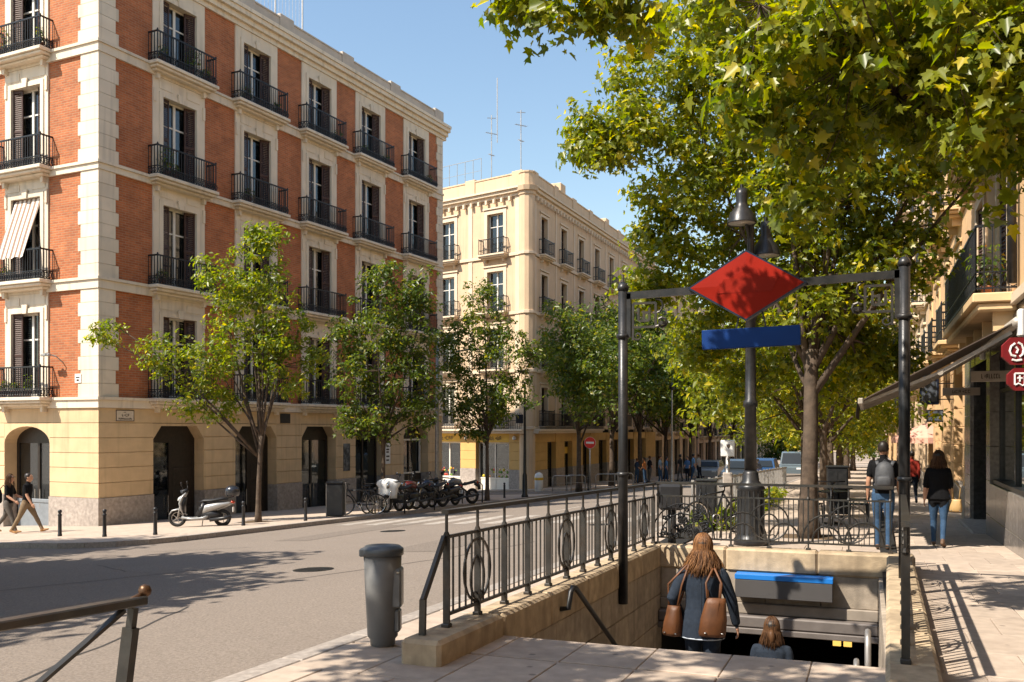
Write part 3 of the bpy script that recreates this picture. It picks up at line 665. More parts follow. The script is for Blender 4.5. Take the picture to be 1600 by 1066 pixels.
# continuous first floor balcony and shop front
for face, a, b in ((CR, .2, 13.5), (CL, -12.8, -.2)):
    w = b-a; mb = MB(face.tf); mb.cbox(a, b, -.62, .02, 1.44, 1.58, .02); mb.cbox(a, b, -.5, .02, 1.3, 1.438, .02); o = mb.obj('long_balcony', CREAM_T, CB)
    rl = MB(face.tf); n = int(w/.14)
    for i in range(n+1): x = a+.05+(w-.1)*i/n; rl.bar((x, -.56, 1.58), (x, -.56, 2.55), .02)
    for z in (1.64, 2.1, 2.55): rl.bar((a+.05, -.56, z), (b-.05, -.56, z), .03)
    rl.obj('railing', IRON, o)
YEL = mat('yellow_fascia', (.66, .40, .04), .5, .06, 4, 0)
def shopfront(E, face, s0, s1, bays, zt, zb, pier, plinth, fascia=None, glass=SHOPGLASS, fz=.55, frame=WHITEW, goods=None):
    e = [s0]+[x for b in bays for x in b]+[s1]
    for a, b in zip(e[0::2], e[1::2]):
        if b-a < .03: continue
        n = max(1, int((zt-(zb+1.0))/.5)); 
        for k in range(n):
            z0 = zb+1.0+(zt-zb-1.0)*k/n; mb = MB(face.tf); mb.cbox(a, b, -.03, .5, z0+.006, zb+1.0+(zt-zb-1.0)*(k+1)/n-.006, .012); mb.obj('stone_course', pier, E)
        mb = MB(face.tf); mb.cbox(a, b, -.06, .5, zb-3, zb+.998, .012); mb.obj('plinth', plinth, E); mb = MB(face.tf); mb.box(a+.01, b-.01, 0, .45, zb+.9, zt); mb.obj('joint_backing', pier, E)
    for a, b in bays:
        if fascia: mb = MB(face.tf); mb.cbox(a, b, .05, .5, zt-fz, zt, .01); mb.obj('shop_fascia', fascia, E)
        else: mb = MB(face.tf); mb.box(a, b, .02, .5, zt-fz, zt); mb.obj('door_head', pier, E)
        fr = MB(face.tf); y = .3; h = zt-fz
        for x in (a, (a+b)/2-.05, b-.09): fr.box(x, x+.09, y, y+.08, zb-1, h)
        fr.box(a+.09, b-.09, y+.002, y+.078, h-.09, h); fr.box(a+.09, b-.09, y+.002, y+.078, zb+.35, zb+.45); fr.box(a+.09, b-.09, y+.03, y+.07, zb-1, zb+.35)
        o = fr.obj('shop_window', frame, E); g = MB(face.tf); g.box(a+.09, b-.09, y+.04, y+.05, zb+.45, h-.09); g.obj('pane', glass, o)
shopfront(CB, CL, -13, -.5, [(-12.4, -10), (-8.0, -5.6), (-4.3, -1.6)], 1.3, -1.95, OCHRE, GRANITE, YEL)
shopfront(CB, CR, .5, 31.5, [(3.0, 4.6), (6.3, 7.9), (10.2, 12.0), (14, 16), (18, 20), (22, 24), (26, 28)], 1.3, -2.0, OCHRE, GRANITE, None, frame=DWOOD)
t = place('lettering', stroke_mesh(1.3, .26, 7, INK, 3), CB, CL.pt(-2.9, .045, 1.0), (PI/2, 0, CL.a)); t2 = place('lettering', stroke_mesh(1.0, .26, 5, INK, 4), CB, CL.pt(-6.8, .045, 1.0), (PI/2, 0, CL.a))
mb = MB(CR.tf); mb.box(6.4, 7.8, .28, .299, -.1, .35); mb.obj('shop_sticker', YEL, CB)
for s in (-12.7, -9, -5, -1.1): mb = MB(CL.tf); mb.lathe([(.02, -.18), (.10, -.16), (.13, -.04), (.05, .06), (.02, .1)], 10, (s, -.15, 1.08)); mb.obj('wall_lamp', WHITE, CB, True)
# goods in the shop windows: pale blinds, shelves of fruit
mb = MB(CL.tf)
for a, b in [(-12.3, -10.1), (-7.9, -5.7), (-4.2, -1.7)]: mb.box(a, b, .42, .44, -.9, .05)
mb.obj('window_blind', WHITE, CB)
fruit = [mat('fruit_orange', (.60, .22, .02), .5), mat('fruit_yellow', (.62, .46, .03), .5), mat('fruit_green', (.12, .24, .03), .5), mat('fruit_red', (.4, .04, .02), .5)]
for (a, b) in ((-12.3, -10.1), (-7.9, -5.7), (-4.2, -1.7)):
    for k in range(22):
        s = R.uniform(a+.1, b-.1); z = R.choice((-1.42, -1.15, -1.0)); mb = MB(CL.tf); r = R.uniform(.06, .12); mb.lathe([(.2*r, -r), (.8*r, -.6*r), (r, 0), (.8*r, .6*r), (.2*r, r)], 8, (s, R.uniform(.40, .41)-.02, z)); mb.obj('fruit', R.choice(fruit), CB, True)
# antennas on the cream roof
def antenna(px, py0, py1, d, label, arms):
    p = at(px, py0, d); q = at(px, py1, d); t = thing('roof_antenna', label, 'antenna', p, 0, 'antennas on the cream roof'); h = q.z-p.z
    mb = MB(); mb.tube([(0, 0, -1.5), (0, 0, h)], .035, 6); mb.obj('mast', ALU, t)
    for i, z in enumerate(arms):
        mb = MB(); L = .28+.15*(i % 2); a = .5+i*.4; dx, dy = math.cos(a)*L, math.sin(a)*L; mb.bar((-dx, -dy, h*z), (dx, dy, h*z), .03)
        for k in range(-3, 4): mb.bar((dx*k/3-dy*.35, dy*k/3+dx*.35, h*z), (dx*k/3+dy*.35, dy*k/3-dx*.35, h*z), .015)
        mb.obj('antenna_element', ALU, t)
antenna(768, 276, 180, 63, 'taller lattice aerial mast standing on the cream roof', (.95, .7, .35)); antenna(777, 190, 122, 66, 'thin whip aerial rising above the cream roof', ())
antenna(814, 268, 172, 62, 'aerial mast above the rounded corner of the cream house', (.96, .75, .5))
rf = MB(CL.tf); 
for i in range(12): rf.bar((-12.8+i*.7, 1.5, 16.4), (-12.8+i*.7, 1.5, 19.4), .03)
rf.bar((-12.8, 1.5, 19.4), (-5.1, 1.5, 19.4), .03); rf.bar((-12.8, 1.5, 18.6), (-5.1, 1.5, 18.6), .02); rf.obj('roof_fence', ALU, CB)
for a_, b_, z_ in ((9.0, 10.0, 19.0), (20.0, 20.8, 18.8)): mb = MB(CR.tf); mb.cbox(a_, b_, 1.2, 2.0, 16.4, z_, .03); mb.obj('chimney', CREAM, CB)

# farther houses on that side, mostly behind trees
def far_house(name, label, u, v0, v1, side, zbase, wall, trim, floors_z, nshop, rooftop=True, ow=1.15, oh=2.4):
    E = thing(name, label, 'building', (u, v0, 0)); L = v1-v0
    face = Face((0, 0), PI/2) if side > 0 else Face((0, L), -PI/2)
    x0, x1 = (0, L)
    n = max(2, int(L/3.8)); cols = [L*(i+.5)/n for i in range(n)]
    fl = [(z, floors_z[i+1]-.2 if i+1 < len(floors_z) else z+3.3) for i, z in enumerate(floors_z)]
    mb = MB(face.tf); mb.box(.01, L-.01, .45, 9, zbase-4, fl[-1][1]+.3); mb.obj('inner_core', DARKIN, E)
    facade(E, face, x0, x1, cols, fl, wall, trim, ow, oh, 1.8, .5, .15, DWOOD)
    cornice(E, face, x0, x1, fl[-1][1], trim, wall=wall)
    bays = [(L*(i+.5)/nshop-L/nshop*.33, L*(i+.5)/nshop+L/nshop*.33) for i in range(nshop)]
    shopfront(E, face, x0, x1, bays, floors_z[0]-.24, zbase, wall, GRANITE, None, frame=DWOOD)
    return E, face
OR1 = mat('orange_render', (.66, .42, .22), .85, .06, 1.5, .1, 40, stain=.2); PK = mat('pink_render', (.60, .42, .32), .85, .06, 1.5, .1, 40, stain=.2)
far_house('far_house', 'ochre house with arched shop doors behind the kerbside trees', -18.6, 85.2, 108, 1, -2.7, CREAM, CREAM_T, (1.3, 4.9, 8.4, 11.9), 5)
far_house('far_house', 'pale pink house at the far end of the tree lined street', -18.4, 108.2, 140, 1, -3.4, PK, CREAM_T, (.7, 4.2, 7.7, 11.2), 7)
EH = thing('end_house', 'grey house closing the far end of the street behind the trees', 'building', (-30, 205, 0))
ef = Face((0, 0), 0); mb = MB(ef.tf); mb.box(.01, 59.9, .45, 8, -12, 9); mb.obj('inner_core', DARKIN, EH)
facade(EH, ef, 0, 60, [3+4.5*i for i in range(13)], [(-3, 0), (0.2, 3.4), (3.6, 7)], PK, CREAM_T, 1.3, 2.2, None, .4, .15, DWOOD); mb = MB(ef.tf); mb.box(0, 60, 0, .4, -12, -3.02); mb.obj('base_wall', GRANITE, EH)
far_house('far_house', 'last cream house before the street closes in trees', -18.2, 140.2, 190, 1, -4.4, CREAM, CREAM_T, (-.2, 3.4, 7, 10.6), 9)

# ------------------------------------------------------------------ houses on the camera's side
def row_house(name, label, v0, v1, wall, trim, floors_z, nb, u=2.3, **kw):
    return far_house(name, label, u, v0, v1, -1, -SV*(v0+v1)/2+.0, wall, trim, floors_z, nb, **kw)
POL = mat('polished_granite', (.20, .18, .165), .22, .25, 14, .03, stain=.4, stain_c=(.09, .08, .075), sscale=3, piece=.08)
POLD = mat('polished_dark_stone', (.045, .042, .040), .2, .3, 14, .02)
# nearest house, built piece by piece
N0, N1 = 6.0, 25.6
NH = thing('terrace_house', 'orange rendered house with long balcony, brown awning and polished stone shop front', 'building', (2.3, 0, 0))
NF = Face((0, 0), -PI/2)                                   # x runs towards the camera: x = -v
fl = [(3.86, 7.2), (7.4, 10.7), (10.9, 14.2), (14.4, 17.4)]
mb = MB(NF.tf); mb.box(-N1+.01, -N0-.01, 1.2, 9, -3, 17.4); mb.obj('inner_core', DARKIN, NH)
facade(NH, NF, -N1, -N0, [-8.2, -11.6, -15.2, -18.8, -22.4], fl, OR1, CREAM_T, 1.3, 2.6, None, .5, .22, WHITEW, True)
cornice(NH, NF, -N1, -N0, 17.4, CREAM_T, wall=OR1)
def long_balcony(E, face, a, b, z, d=.67, plants=False):
    mb = MB(face.tf); mb.cbox(a, b, -d, .02, z-.16, z, .02); mb.cbox(a+.06, b-.06, -d+.08, .02, z-.30, z-.162, .03)
    for k in range(max(2, int((b-a)/1.4))+1):
        x = a+.3+(b-a-.6)*k/max(2, int((b-a)/1.4)); mb.prism([(x-.08, z-.302), (x+.08, z-.302), (x+.06, z-.62), (x-.06, z-.62)], -d*.5, .02)
    o = mb.obj('long_balcony', trimO, E); rl = MB(face.tf); dd = d-.06
    def run(p, q):
        p, q = Vector(p), Vector(q); n = max(3, int((q-p).length/.12))
        for i in range(n+1): c = p+(q-p)*i/n; rl.bar(c, c+Vector((0, 0, 1.12)), .018)
        for zz, t in ((.08, .03), (.35, .02), (1.12, .045)): rl.bar(p+Vector((0, 0, zz)), q+Vector((0, 0, zz)), .03, t)
        for i in range(0, n, 2): c = p+(q-p)*(i+.5)/n+Vector((0, 0, .215)); dx = (q-p).normalized()*.1; rl.tube([c+dx*math.cos(t*PI/4)+Vector((0, 0, .12*math.sin(t*PI/4))) for t in range(8)], .009, 4, 0, closed=True)
    run((a+.06, -dd, z), (b-.06, -dd, z)); run((b-.06, -dd, z), (b-.06, 0, z)); run((a+.06, -dd, z), (a+.06, 0, z)); rl.obj('railing', IRON, o); return o
trimO = mat('balcony_stone', (.66, .46, .25), .8, .08, 3, .1, 40, stain=.3)
long_balcony(NH, NF, -23.9, -17.2, 3.86)
for (a, b) in ((-23.9, -17.2), (-16.0, -10.0)):
    for z in (7.4, 10.9): long_balcony(NH, NF, a, b, z, .6)
mb = MB(NF.tf)
for z0 in (3.86, 7.4, 10.9): mb.tube([(-16.95, -.12, z0+.1), (-16.95, -.12, z0+3.6)], .07, 8)
mb.obj('downpipe', DARKPOST, NH, True)
# ground floor: polished stone panels, each its own piece, window, recessed door
def panels(E, face, a, b, z0, z1, w, h, m, y=-.05, d=.3):
    na, nz = max(1, round((b-a)/w)), max(1, round((z1-z0)/h))
    for i in range(na):
        for k in range(nz):
            mb = MB(face.tf); mb.cbox(a+(b-a)*i/na+.003, a+(b-a)*(i+1)/na-.003, y, d, z0+(z1-z0)*k/nz+.003, z0+(z1-z0)*(k+1)/nz-.003, .006); mb.obj('stone_panel', m, E)
panels(NH, NF, -20.5, -14.2, -.8, .52, .9, .66, POL); panels(NH, NF, -14.2, -13.2, -.8, 3.3, .5, .65, POL); panels(NH, NF, -21.1, -20.5, -.8, 3.3, .6, .65, POL); panels(NH, NF, -13.2, -6, -.8, .52, .9, .66, POL)
panels(NH, NF, -25.6, -24.3, -.9, 3.3, .65, .7, POL)
mb = MB(NF.tf); mb.box(-N1, -N0, .0, .6, 3.3, 3.84); mb.box(-N1, -N0, -.04, .0, 3.02, 3.5); mb.obj('shop_fascia', POLD, NH)
for a, b in ((-20.5, -14.2), (-13.2, -6)):
    w = MB(NF.tf); y = .12
    for x in [a+(b-a)*i/3 for i in range(4)]: w.box(x-.045 if x > a else x, x+.045 if x < b else x, y, y+.1, .52, 3.02)
    w.box(a, b, y-.12, y+.1, .522, .60); w.box(a, b, y, y+.1, 2.94, 3.02); w.box(a, b, y+.005, y+.095, 2.3, 2.37); o = w.obj('shop_window', DARKPOST, NH)
    g = MB(NF.tf); g.box(a, b, y+.05, y+.06, .60, 2.94); g.obj('pane', glass_mat('mirror_glass', (.01, .012, .012), .8, .02, 1.3) if 'mirror_glass' not in MATS else MATS['mirror_glass'], o)
d = MB(NF.tf); d.box(-24.3, -24.18, .02, .9, -.9, 3.3); d.box(-21.22, -21.1, .02, .9, -.9, 3.3); d.box(-24.18, -21.22, .75, .85, -.9, 3.3)
d.box(-22.8, -22.65, .68, .8, -.9, 3.0); o = d.obj('door', POLD, NH)
g = MB(NF.tf); g.box(-22.6, -21.3, .72, .73, -.3, 2.1); g.obj('pane', SHOPGLASS, o); g = MB(NF.tf); g.bar((-22.5, .66, .3), (-22.5, .66, 1.1), .035); g.obj('handle', CHROME, o)
mb = MB(NF.tf); mb.cbox(-24.3, -21.1, -.3, .7, -.9, -.52, .02); mb.obj('door_step', GRANITE, NH)
# neighbours up the street
row_house('terrace_house', 'tan rendered house with stacked stone balconies beside the orange house', 25.7, 41, OR1, trimO, (3.9, 7.4, 10.9, 14.2), 4)
row_house('terrace_house', 'pale house with grey shop piers behind the pink parasol', 41.2, 60, CREAM, CREAM_T, (3.4, 6.9, 10.4, 13.9), 5)
row_house('terrace_house', 'pink house far up the pavement behind the tree row', 60.2, 84, PK, CREAM_T, (2.8, 6.3, 9.8, 13.2), 6)
row_house('terrace_house', 'farthest ochre house closing the near pavement', 84.2, 130, OR1, CREAM_T, (2.0, 5.5, 9.0, 12.5), 9)
row_house('terrace_house', 'ochre house reaching back past the camera beside the footway', -22, 5.8, OR1, CREAM_T, (4.2, 7.7, 11.2), 5)
# awning: slanted canvas on folding arms, near end open
AW = thing('shop_awning', 'brown canvas awning sloping out over the footway on folding arms', 'awning', (2.3, 16.5, 0))
can = mat('awning_canvas', (.085, .062, .048), .9, .15, 6, .2, 40); alu2 = mat('awning_arm_metal', (.42, .37, .31), .45, .15, 8, .05, metal=.3)
AL = 5.2; top, bot = (-.12, 3.30), (-2.40, 2.08)
mb = MB(); n = 8
for i in range(n):
    y0, y1 = AL*i/n, AL*(i+1)/n; sag = lambda y: -.04*math.sin(PI*y/AL)
    mb.add([(top[0], y0, top[1]), (bot[0], y0, bot[1]), (bot[0], y1, bot[1]), (top[0], y1, top[1]), (top[0], y0, top[1]-.02), (bot[0], y0, bot[1]-.02), (bot[0], y1, bot[1]-.02), (top[0], y1, top[1]-.02)], [(0, 1, 2, 3), (7, 6, 5, 4), (0, 4, 5, 1), (2, 6, 7, 3)])
mb.obj('canvas', can, AW)
mb = MB(); pts = []
for i in range(53): pts.append((AL*i/52, .24+.03*math.cos(i*PI/2)))
vs = [(bot[0]-.06, y, bot[1]-.03) for y, h in pts]+[(bot[0]-.085, y, bot[1]-.03-h) for y, h in pts]; k = len(pts)
mb.add(vs, [(i, i+1, k+i+1, k+i) for i in range(k-1)]); mb.add([(x-.006, y, z) for x, y, z in vs], [(i, k+i, k+i+1, i+1) for i in range(k-1)]); mb.obj('valance', can, AW)
mb = MB(); mb.cbox(bot[0]-.055, bot[0]+.03, -.05, AL+.05, bot[1]-.075, bot[1]+.03, .015); mb.obj('front_bar', alu2, AW)
mb = MB(); mb.tube([(top[0]+.02, -.06, top[1]-.02), (top[0]+.02, AL+.06, top[1]-.02)], .085, 10); mb.obj('roller', alu2, AW, True)
for y in (.12, 1.7, 3.4, AL-.12):
    mb = MB(); e = Vector((-1.2, y+.02, 2.52)); mb.bar((top[0]-.05, y, top[1]-.17), e, .07, .06); mb.tube([e+Vector((0, -.05, 0)), e+Vector((0, .05, 0))], .05, 8); mb.bar(e, (bot[0]+.02, y+.03, bot[1]-.05), .055, .05); mb.obj('folding_arm', alu2, AW)
for y in (0, AL): mb = MB(); mb.cbox(-.10, .0, y-.09, y+.09, 3.05, 3.48, .02); mb.obj('wall_bracket', WHITE, AW)
# hanging shop signs under the awning
def hang_sign(px, py, d, w, h, text, label, m, ink):
    p = at(px, py, d); t = thing('hanging_sign', label, 'sign', p, 0)
    mb = MB(); mb.cbox(-w/2, w/2, -.02, .02, -h/2, h/2, .008); mb.obj('board', m, t); mb = MB()
    for x in (-w*.4, w*.4): mb.bar((x, 0, h/2), (x, 0, h/2+.35), .012)
    mb.obj('hanger', DARKPOST, t); tx = place('lettering', stroke_mesh(w*.5, h*.42, text, ink, text), t, (0, -.0225, 0), (PI/2, 0, 0)); return t
BOARD = mat('sign_board', (.42, .36, .30), .6, .1, 6, .05)
hang_sign(1548, 588, 16.2, .62, .19, 8, 'pale wooden board with dark lettering hanging under the awning', BOARD, INK)
hang_sign(1502, 612, 20.5, .75, .17, 6, 'smaller pale board hanging farther along under the awning', BOARD, INK)
# projecting box signs farther along the shop fronts
for px, py, d, w, h, lab, m_ in ((1452, 612, 26.5, .5, .75, 'navy projecting box sign past the awning', NAVY), (1462, 650, 30, .55, .4, 'black projecting shop sign beyond the navy one', BLACK), (1447, 585, 33, .4, .3, 'small orange projecting sign far along the shops', MATS['fruit_orange'])):
    p = at(px, py, d); t = thing('projecting_sign', lab, 'sign', p, 0); MB().cbox(-w/2, w/2, -.07, .07, -h/2, h/2, .015).obj('box', m_, t); mb = MB(); mb.bar((w/2, 0, h*.3), (2.35-p.x, 0, h*.3), .03); mb.obj('wall_arm', DARKPOST, t); mb = MB(); mb.bar((w/2, 0, -h*.3), (2.35-p.x, 0, -h*.3), .03); mb.obj('wall_arm', DARKPOST, t)
    MB().cbox(-w*.4, w*.4, -.078, -.071, -h*.38, h*.38, .003).obj('face', mat('sign_face_%s' % m_.name, (.08, .09, .11), .3, .3, 9, 0), t)
# red blade signs
def red_sign(px, py, d, r, label, poly, marks):
    p = at(px, py, d); t = thing('blade_sign', label, 'sign', p, YAW*.6); mb = MB(); mb.prism([(r*x, r*z) for x, z in poly], -.03, .03); mb.obj('sign_face', mat('sign_red', (.17, .010, .012), .5, .1, 5, .03), t)
    for pts in marks: q = MB(); q.tube([(r*x, -.034, r*z) for x, z in pts], r*.085, 5); q.obj('emblem', WHITE, t)
    q = MB(); q.bar((0, 0, 0), (1.2*r+.3, .1, 0), .03); q.obj('wall_arm', DARKPOST, t); return t
octo = [(math.cos(PI/8+i*PI/4)*1.05, math.sin(PI/8+i*PI/4)*1.05) for i in range(8)][::-1]
red_sign(1588, 549, 13.2, .20, 'dark red eight sided sign with a pale looping emblem under the balcony', octo, [[(-.15, .55), (-.4, .35), (-.5, 0), (-.38, -.3), (-.1, -.38)], [(.05, .6), (.3, .45), (.42, .1), (.35, -.25), (.15, -.4)], [(-.1, .3), (.05, .1), (-.05, -.15)], [(-.35, -.6), (-.05, -.68), (.3, -.62)]])
red_sign(1592, 593, 13.2, .165, 'small dark red sign with pale strokes hung below the eight sided one', octo, [[(-.4, .5), (-.4, -.45)], [(-.4, .5), (.42, .5)], [(.4, .5), (.4, -.45)], [(0, .35), (0, -.2)], [(-.2, .1), (.2, .1)], [(-.4, -.5), (-.1, -.35), (.2, -.55), (.45, -.4)]])

# ------------------------------------------------------------------ stairway to the underground
SW = thing('stairwell', 'sandstone stairwell with worn coping going down under the footway', 'stairwell', (0, 0, 0))
steps = 19; tread, rise = .26, .18; z_n = gz(0, ST_N)
for i in range(steps):
    mb = MB(); mb.cbox(ST_L, ST_R, ST_N+i*tread, ST_N+(i+1)*tread+.02, z_n-(i+1)*rise-.25, z_n-(i+1)*rise, .008); mb.obj('step', GRANITE, SW)
zb_ = z_n-steps*rise
MB().box(ST_L, ST_R, ST_N+steps*tread+.02, 24, zb_-.2, zb_).obj('passage_floor', GRANITE, SW)
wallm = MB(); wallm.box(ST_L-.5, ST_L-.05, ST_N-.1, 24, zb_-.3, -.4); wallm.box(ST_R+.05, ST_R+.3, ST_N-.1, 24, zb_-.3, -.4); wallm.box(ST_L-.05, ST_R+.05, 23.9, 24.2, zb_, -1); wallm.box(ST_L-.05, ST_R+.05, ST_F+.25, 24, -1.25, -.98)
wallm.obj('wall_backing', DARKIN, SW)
mb = MB(); mb.add([(ST_L, ST_N, z_n-.03), (ST_R, ST_N, z_n-.03), (ST_R, ST_N, z_n-rise), (ST_L, ST_N, z_n-rise)], [(3, 2, 1, 0)]); mb.obj('step_riser', GRANITE, SW)
bs = {}
def block(u0, u1, v0, v1, z0, z1, m=WALLST, name='stone_block', sl=True):
    mb = MB(); mb.cbox(u0, u1, v0, v1, z0, z1, .01)
    if sl:
        for p in mb.v: p.z += -SV*p.y
    return mb.obj(name, m, SW)
# side walls in coursed blocks
h = .42
for k in range(9):
    v = ST_N-.1-(.35 if k % 2 else 0)
    while v < ST_F+.1:
        l = R.choice((.7, .85, 1.0)); v1 = min(v+l, ST_F+.1)
        block(ST_L-.3, ST_L, max(v, ST_N-.1)+.004, v1-.004, -.13-(k+1)*h+.004, -.13-k*h-.004)
        if k < 4: block(ST_R, ST_R+.3, max(v, ST_N-.1)+.004, v1-.004, -.13-(k+1)*h+.004, -.13-k*h-.004)
        v = v1
# coping: left run, right run, back run; rounded end block
def coping(u0, u1, v0, v1, n, along):
    for i in range(n):
        if along == 'v': a, b = v0+(v1-v0)*i/n, v0+(v1-v0)*(i+1)/n; bx = (u0, u1, a+.003, b-.003)
        else: a, b = u0+(u1-u0)*i/n, u0+(u1-u0)*(i+1)/n; bx = (a+.003, b-.003, v0, v1)
        mb = MB(); mb.cbox(*bx, -.15, .19, .03)
        for p in mb.v: p.z += -SV*p.y
        mb.obj('coping_stone', SAND, SW)
coping(-3.27, ST_L+.01, 6.18, ST_F-.02, 6, 'v'); 
for i in range(7):                                          # the footway-side coping runs slightly askew
    a, b = 5.6+i*1.2, min(5.6+(i+1)*1.2, ST_F-.02); mb = MB(); mb.cbox(0, .34, a+.003, b-.003, -.15, .19, .03)
    for p in mb.v: p.z += -SV*p.y; p.x += .09+(p.y-5.6)*.0185
    mb.obj('coping_stone', SAND, SW)
coping(-3.27, .62, ST_F, ST_F+.42, 3, 'u')
# back wall above the passage mouth
zc = -SV*ST_F
for i in range(4):
    a, b = ST_L+(ST_R-ST_L)*i/4, ST_L+(ST_R-ST_L)*(i+1)/4
    mb = MB(); mb.cbox(a+.004, b-.004, ST_F+.03, ST_F+.3, zc-.60, zc-.152, .008); mb.obj('stone_block', WALLST, SW)
mb = MB(); mb.cbox(ST_L, ST_R, ST_F-.02, ST_F+.25, zc-.76, zc-.602, .012); mb.obj('lintel', mat('grey_lintel', (.26, .22, .18), .7, .15, 6, .15), SW)
mb = MB(); mb.cbox(ST_L, ST_R, ST_F-.18, ST_F+.2, zc-.93, zc-.763, .02); mb.cbox(ST_L, ST_R, ST_F-.20, ST_F+.2, zc-1.02, zc-.935, .01); mb.obj('shutter_box', mat('grey_steel_box', (.16, .14, .13), .5, .15, 5, .05, metal=.2), SW)
mb = MB(); mb.cbox(-.55, -.42, 16.5, 16.55, -2.05, -1.87, .005); mb.cbox(-.38, -.25, 16.5, 16.55, -2.05, -1.87, .005); mb.obj('lit_notice', mat('lit_yellow_panel', (.9, .55, .12), .5, 0, 1, 0, emit=.8), SW)
# grey line sign with blue top edge, above the passage mouth
q = thing('passage_sign', 'grey box sign with a bright blue top edge above the passage mouth', 'sign', (-1.13, ST_F, zc-.42))
MB().cbox(-.67, .67, -.26, .0, -.06, .20, .008).obj('box', mat('sign_grey', (.070, .066, .066), .55, .05, 3, .02), q)
MB().cbox(-.675, .675, -.265, .0, .202, .275, .006).obj('blue_edge', mat('bright_blue', (.015, .17, .55), .4, .05, 3, 0), q)
MB().box(-.62, -.5, 0, .03, -.05, .19).box(.5, .62, 0, .03, -.05, .19).obj('bracket', DARKPOST, q)
# handrails inside
t = thing('stair_handrail', 'black iron handrail running down the sandstone stair wall', 'handrail', (0, 0, 0))
mb = MB(); p0 = Vector((-2.83, 9.12, -.03)); mb.tube([(-2.96, 9.05, p0.z-.22), (-2.85, 9.05, p0.z-.20), (-2.83, 9.06, p0.z-.04), p0, (-2.82, 9.2, p0.z-.02), (-2.80, 13.4, p0.z-2.5)], .028, 8); mb.obj('rail', BLACK, t, True)
for v in (11.6,): mb = MB(); z = p0.z-.02-(v-9.2)*.59; mb.tube([(-2.96, v, z-.08), (-2.82, v, z-.08), (-2.80, v, z)], .016, 6); mb.obj('bracket', BLACK, t)
t = thing('stair_handrail', 'pale metal double handrail beside the stairwell wall under the coping', 'handrail', (0, 0, 0))
mb = MB(); mb.tube([(.0, 9.6, -1.2), (.0, 9.62, -.45), (.0, 9.7, -.38), (.0, 9.8, -.45), (.0, 12.8, -2.2)], .03, 8); mb.obj('rail', ALU, t, True); mb = MB(); mb.tube([(-.10, 9.2, -1.5), (-.10, 9.2, -.62), (-.10, 9.3, -.58), (-.10, 12.6, -2.5)], .026, 8); mb.obj('rail', ALU, t, True)
mb = MB(); mb.bar((.0, 9.62, -.8), (.16, 9.62, -.8), .02); mb.bar((.0, 9.62, -1.1), (.16, 9.62, -1.1), .02); mb.obj('bracket', ALU, t)

# ------------------------------------------------------------------ railings round the stairwell
def rail_run(t, p, q, panels_n, h=.94, orn=(), bars=6, dense=True, top_gap=.2):
    # p, q: base points on the coping; posts, one panel of bars between each pair
    p, q = Vector(p), Vector(q); d = (q-p)/panels_n; ln = d.length; e = d.normalized(); fe = Vector((e.x, e.y, 0)).normalized()
    mb = MB(); mb.bar(p+Vector((0, 0, h))-e*.03, q+Vector((0, 0, h))+e*.03, .06, .036); mb.obj('top_rail', STEEL, t)
    mb = MB(); mb.bar(p+Vector((0, 0, h-top_gap)), q+Vector((0, 0, h-top_gap)), .026, .026); mb.bar(p+Vector((0, 0, .10)), q+Vector((0, 0, .10)), .026, .026); mb.obj('cross_rail', STEEL, t)
    for i in range(panels_n+1):
        b = p+d*i; o = MB(); o.bar(b, b+Vector((0, 0, h-.20)), .055, .022, 0, fe); o.tube([b+Vector((0, 0, h-.20)), b+Vector((0, 0, h-.02))], .014, 6); o.cbox(b.x-.035, b.x+.035, b.y-.035, b.y+.035, b.z-.005, b.z+.03, .006)
        o.lathe([(.018, h-.21), (.03, h-.19), (.018, h-.16)], 8, tuple(b)); o.obj('post', STEEL, t)
    for i in range(panels_n):
        b = p+d*i; g = MB()
        for k in range(1, bars): c = b+d*k/bars; g.bar(c+Vector((0, 0, .10)), c+Vector((0, 0, h-top_gap)), .014, .014, 0, fe)
        g.obj('bars', STEEL, t)
    for i in orn:
        c = p+d*i; g = MB()
        for rx, rzz, zc_ in ((.28, .27, .39), (.14, .19, .32)):
            pts = [c+e*rx*math.cos(a*PI/10)+Vector((0, 0, zc_+rzz*math.sin(a*PI/10))) for a in range(20)]; g.tube(pts, .013, 5, 0, closed=True)
        for sx in (-1, 1):
            pts = [c+e*sx*(.05+.05*math.cos(a*.7))+Vector((0, 0, .16+.045*math.sin(a*.7))) for a in range(9)]; g.tube(pts, .009, 5)
        g.obj('oval_ornament', STEEL, t)
zt_ = lambda v: -SV*v+.19
LR = thing('stair_railing', 'grey iron railing with oval ornaments on the road side of the stairwell', 'railing', (0, 0, 0))
rail_run(LR, (-3.14, 6.73, zt_(6.73)), (-3.10, 14.2, zt_(14.2)), 12, .92, (1, 5, 8, 11), 5)
mb = MB(); q_ = zt_(6.7); mb.bar((-3.15, 6.71, q_+.72), (-3.17, 6.37, q_+.27), .03, .05); mb.bar((-3.17, 6.372, q_+.28), (-3.17, 6.36, q_), .03, .05, 0, (1, 0, 0)); mb.obj('brace', STEEL, LR)
BR = thing('stair_railing', 'iron railing with arches and a scrolled fan across the back of the stairwell', 'railing', (0, 0, 0))
zb2 = zt_(14.25)
rail_run(BR, (-3.04, 14.25, zb2), (.30, 14.25, zb2), 6, .94, (3, 5), 8)
for cx_, r_ in ((-1.75, .34), (-1.75, .2), (-1.16, .22), (-.56, .34), (-.56, .2), (-.05, .26)):
    mb = MB(); pts = [(cx_+r_*math.cos(a), 14.25, zb2+.12+.40*math.sin(a)*r_/.34) for a in [i*PI/12 for i in range(13)]]; mb.tube(pts, .015, 5); mb.obj('arch_ornament', STEEL, BR)
mb = MB(); c0 = Vector((-2.55, 14.23, zb2+.1))                # fan of scrolls
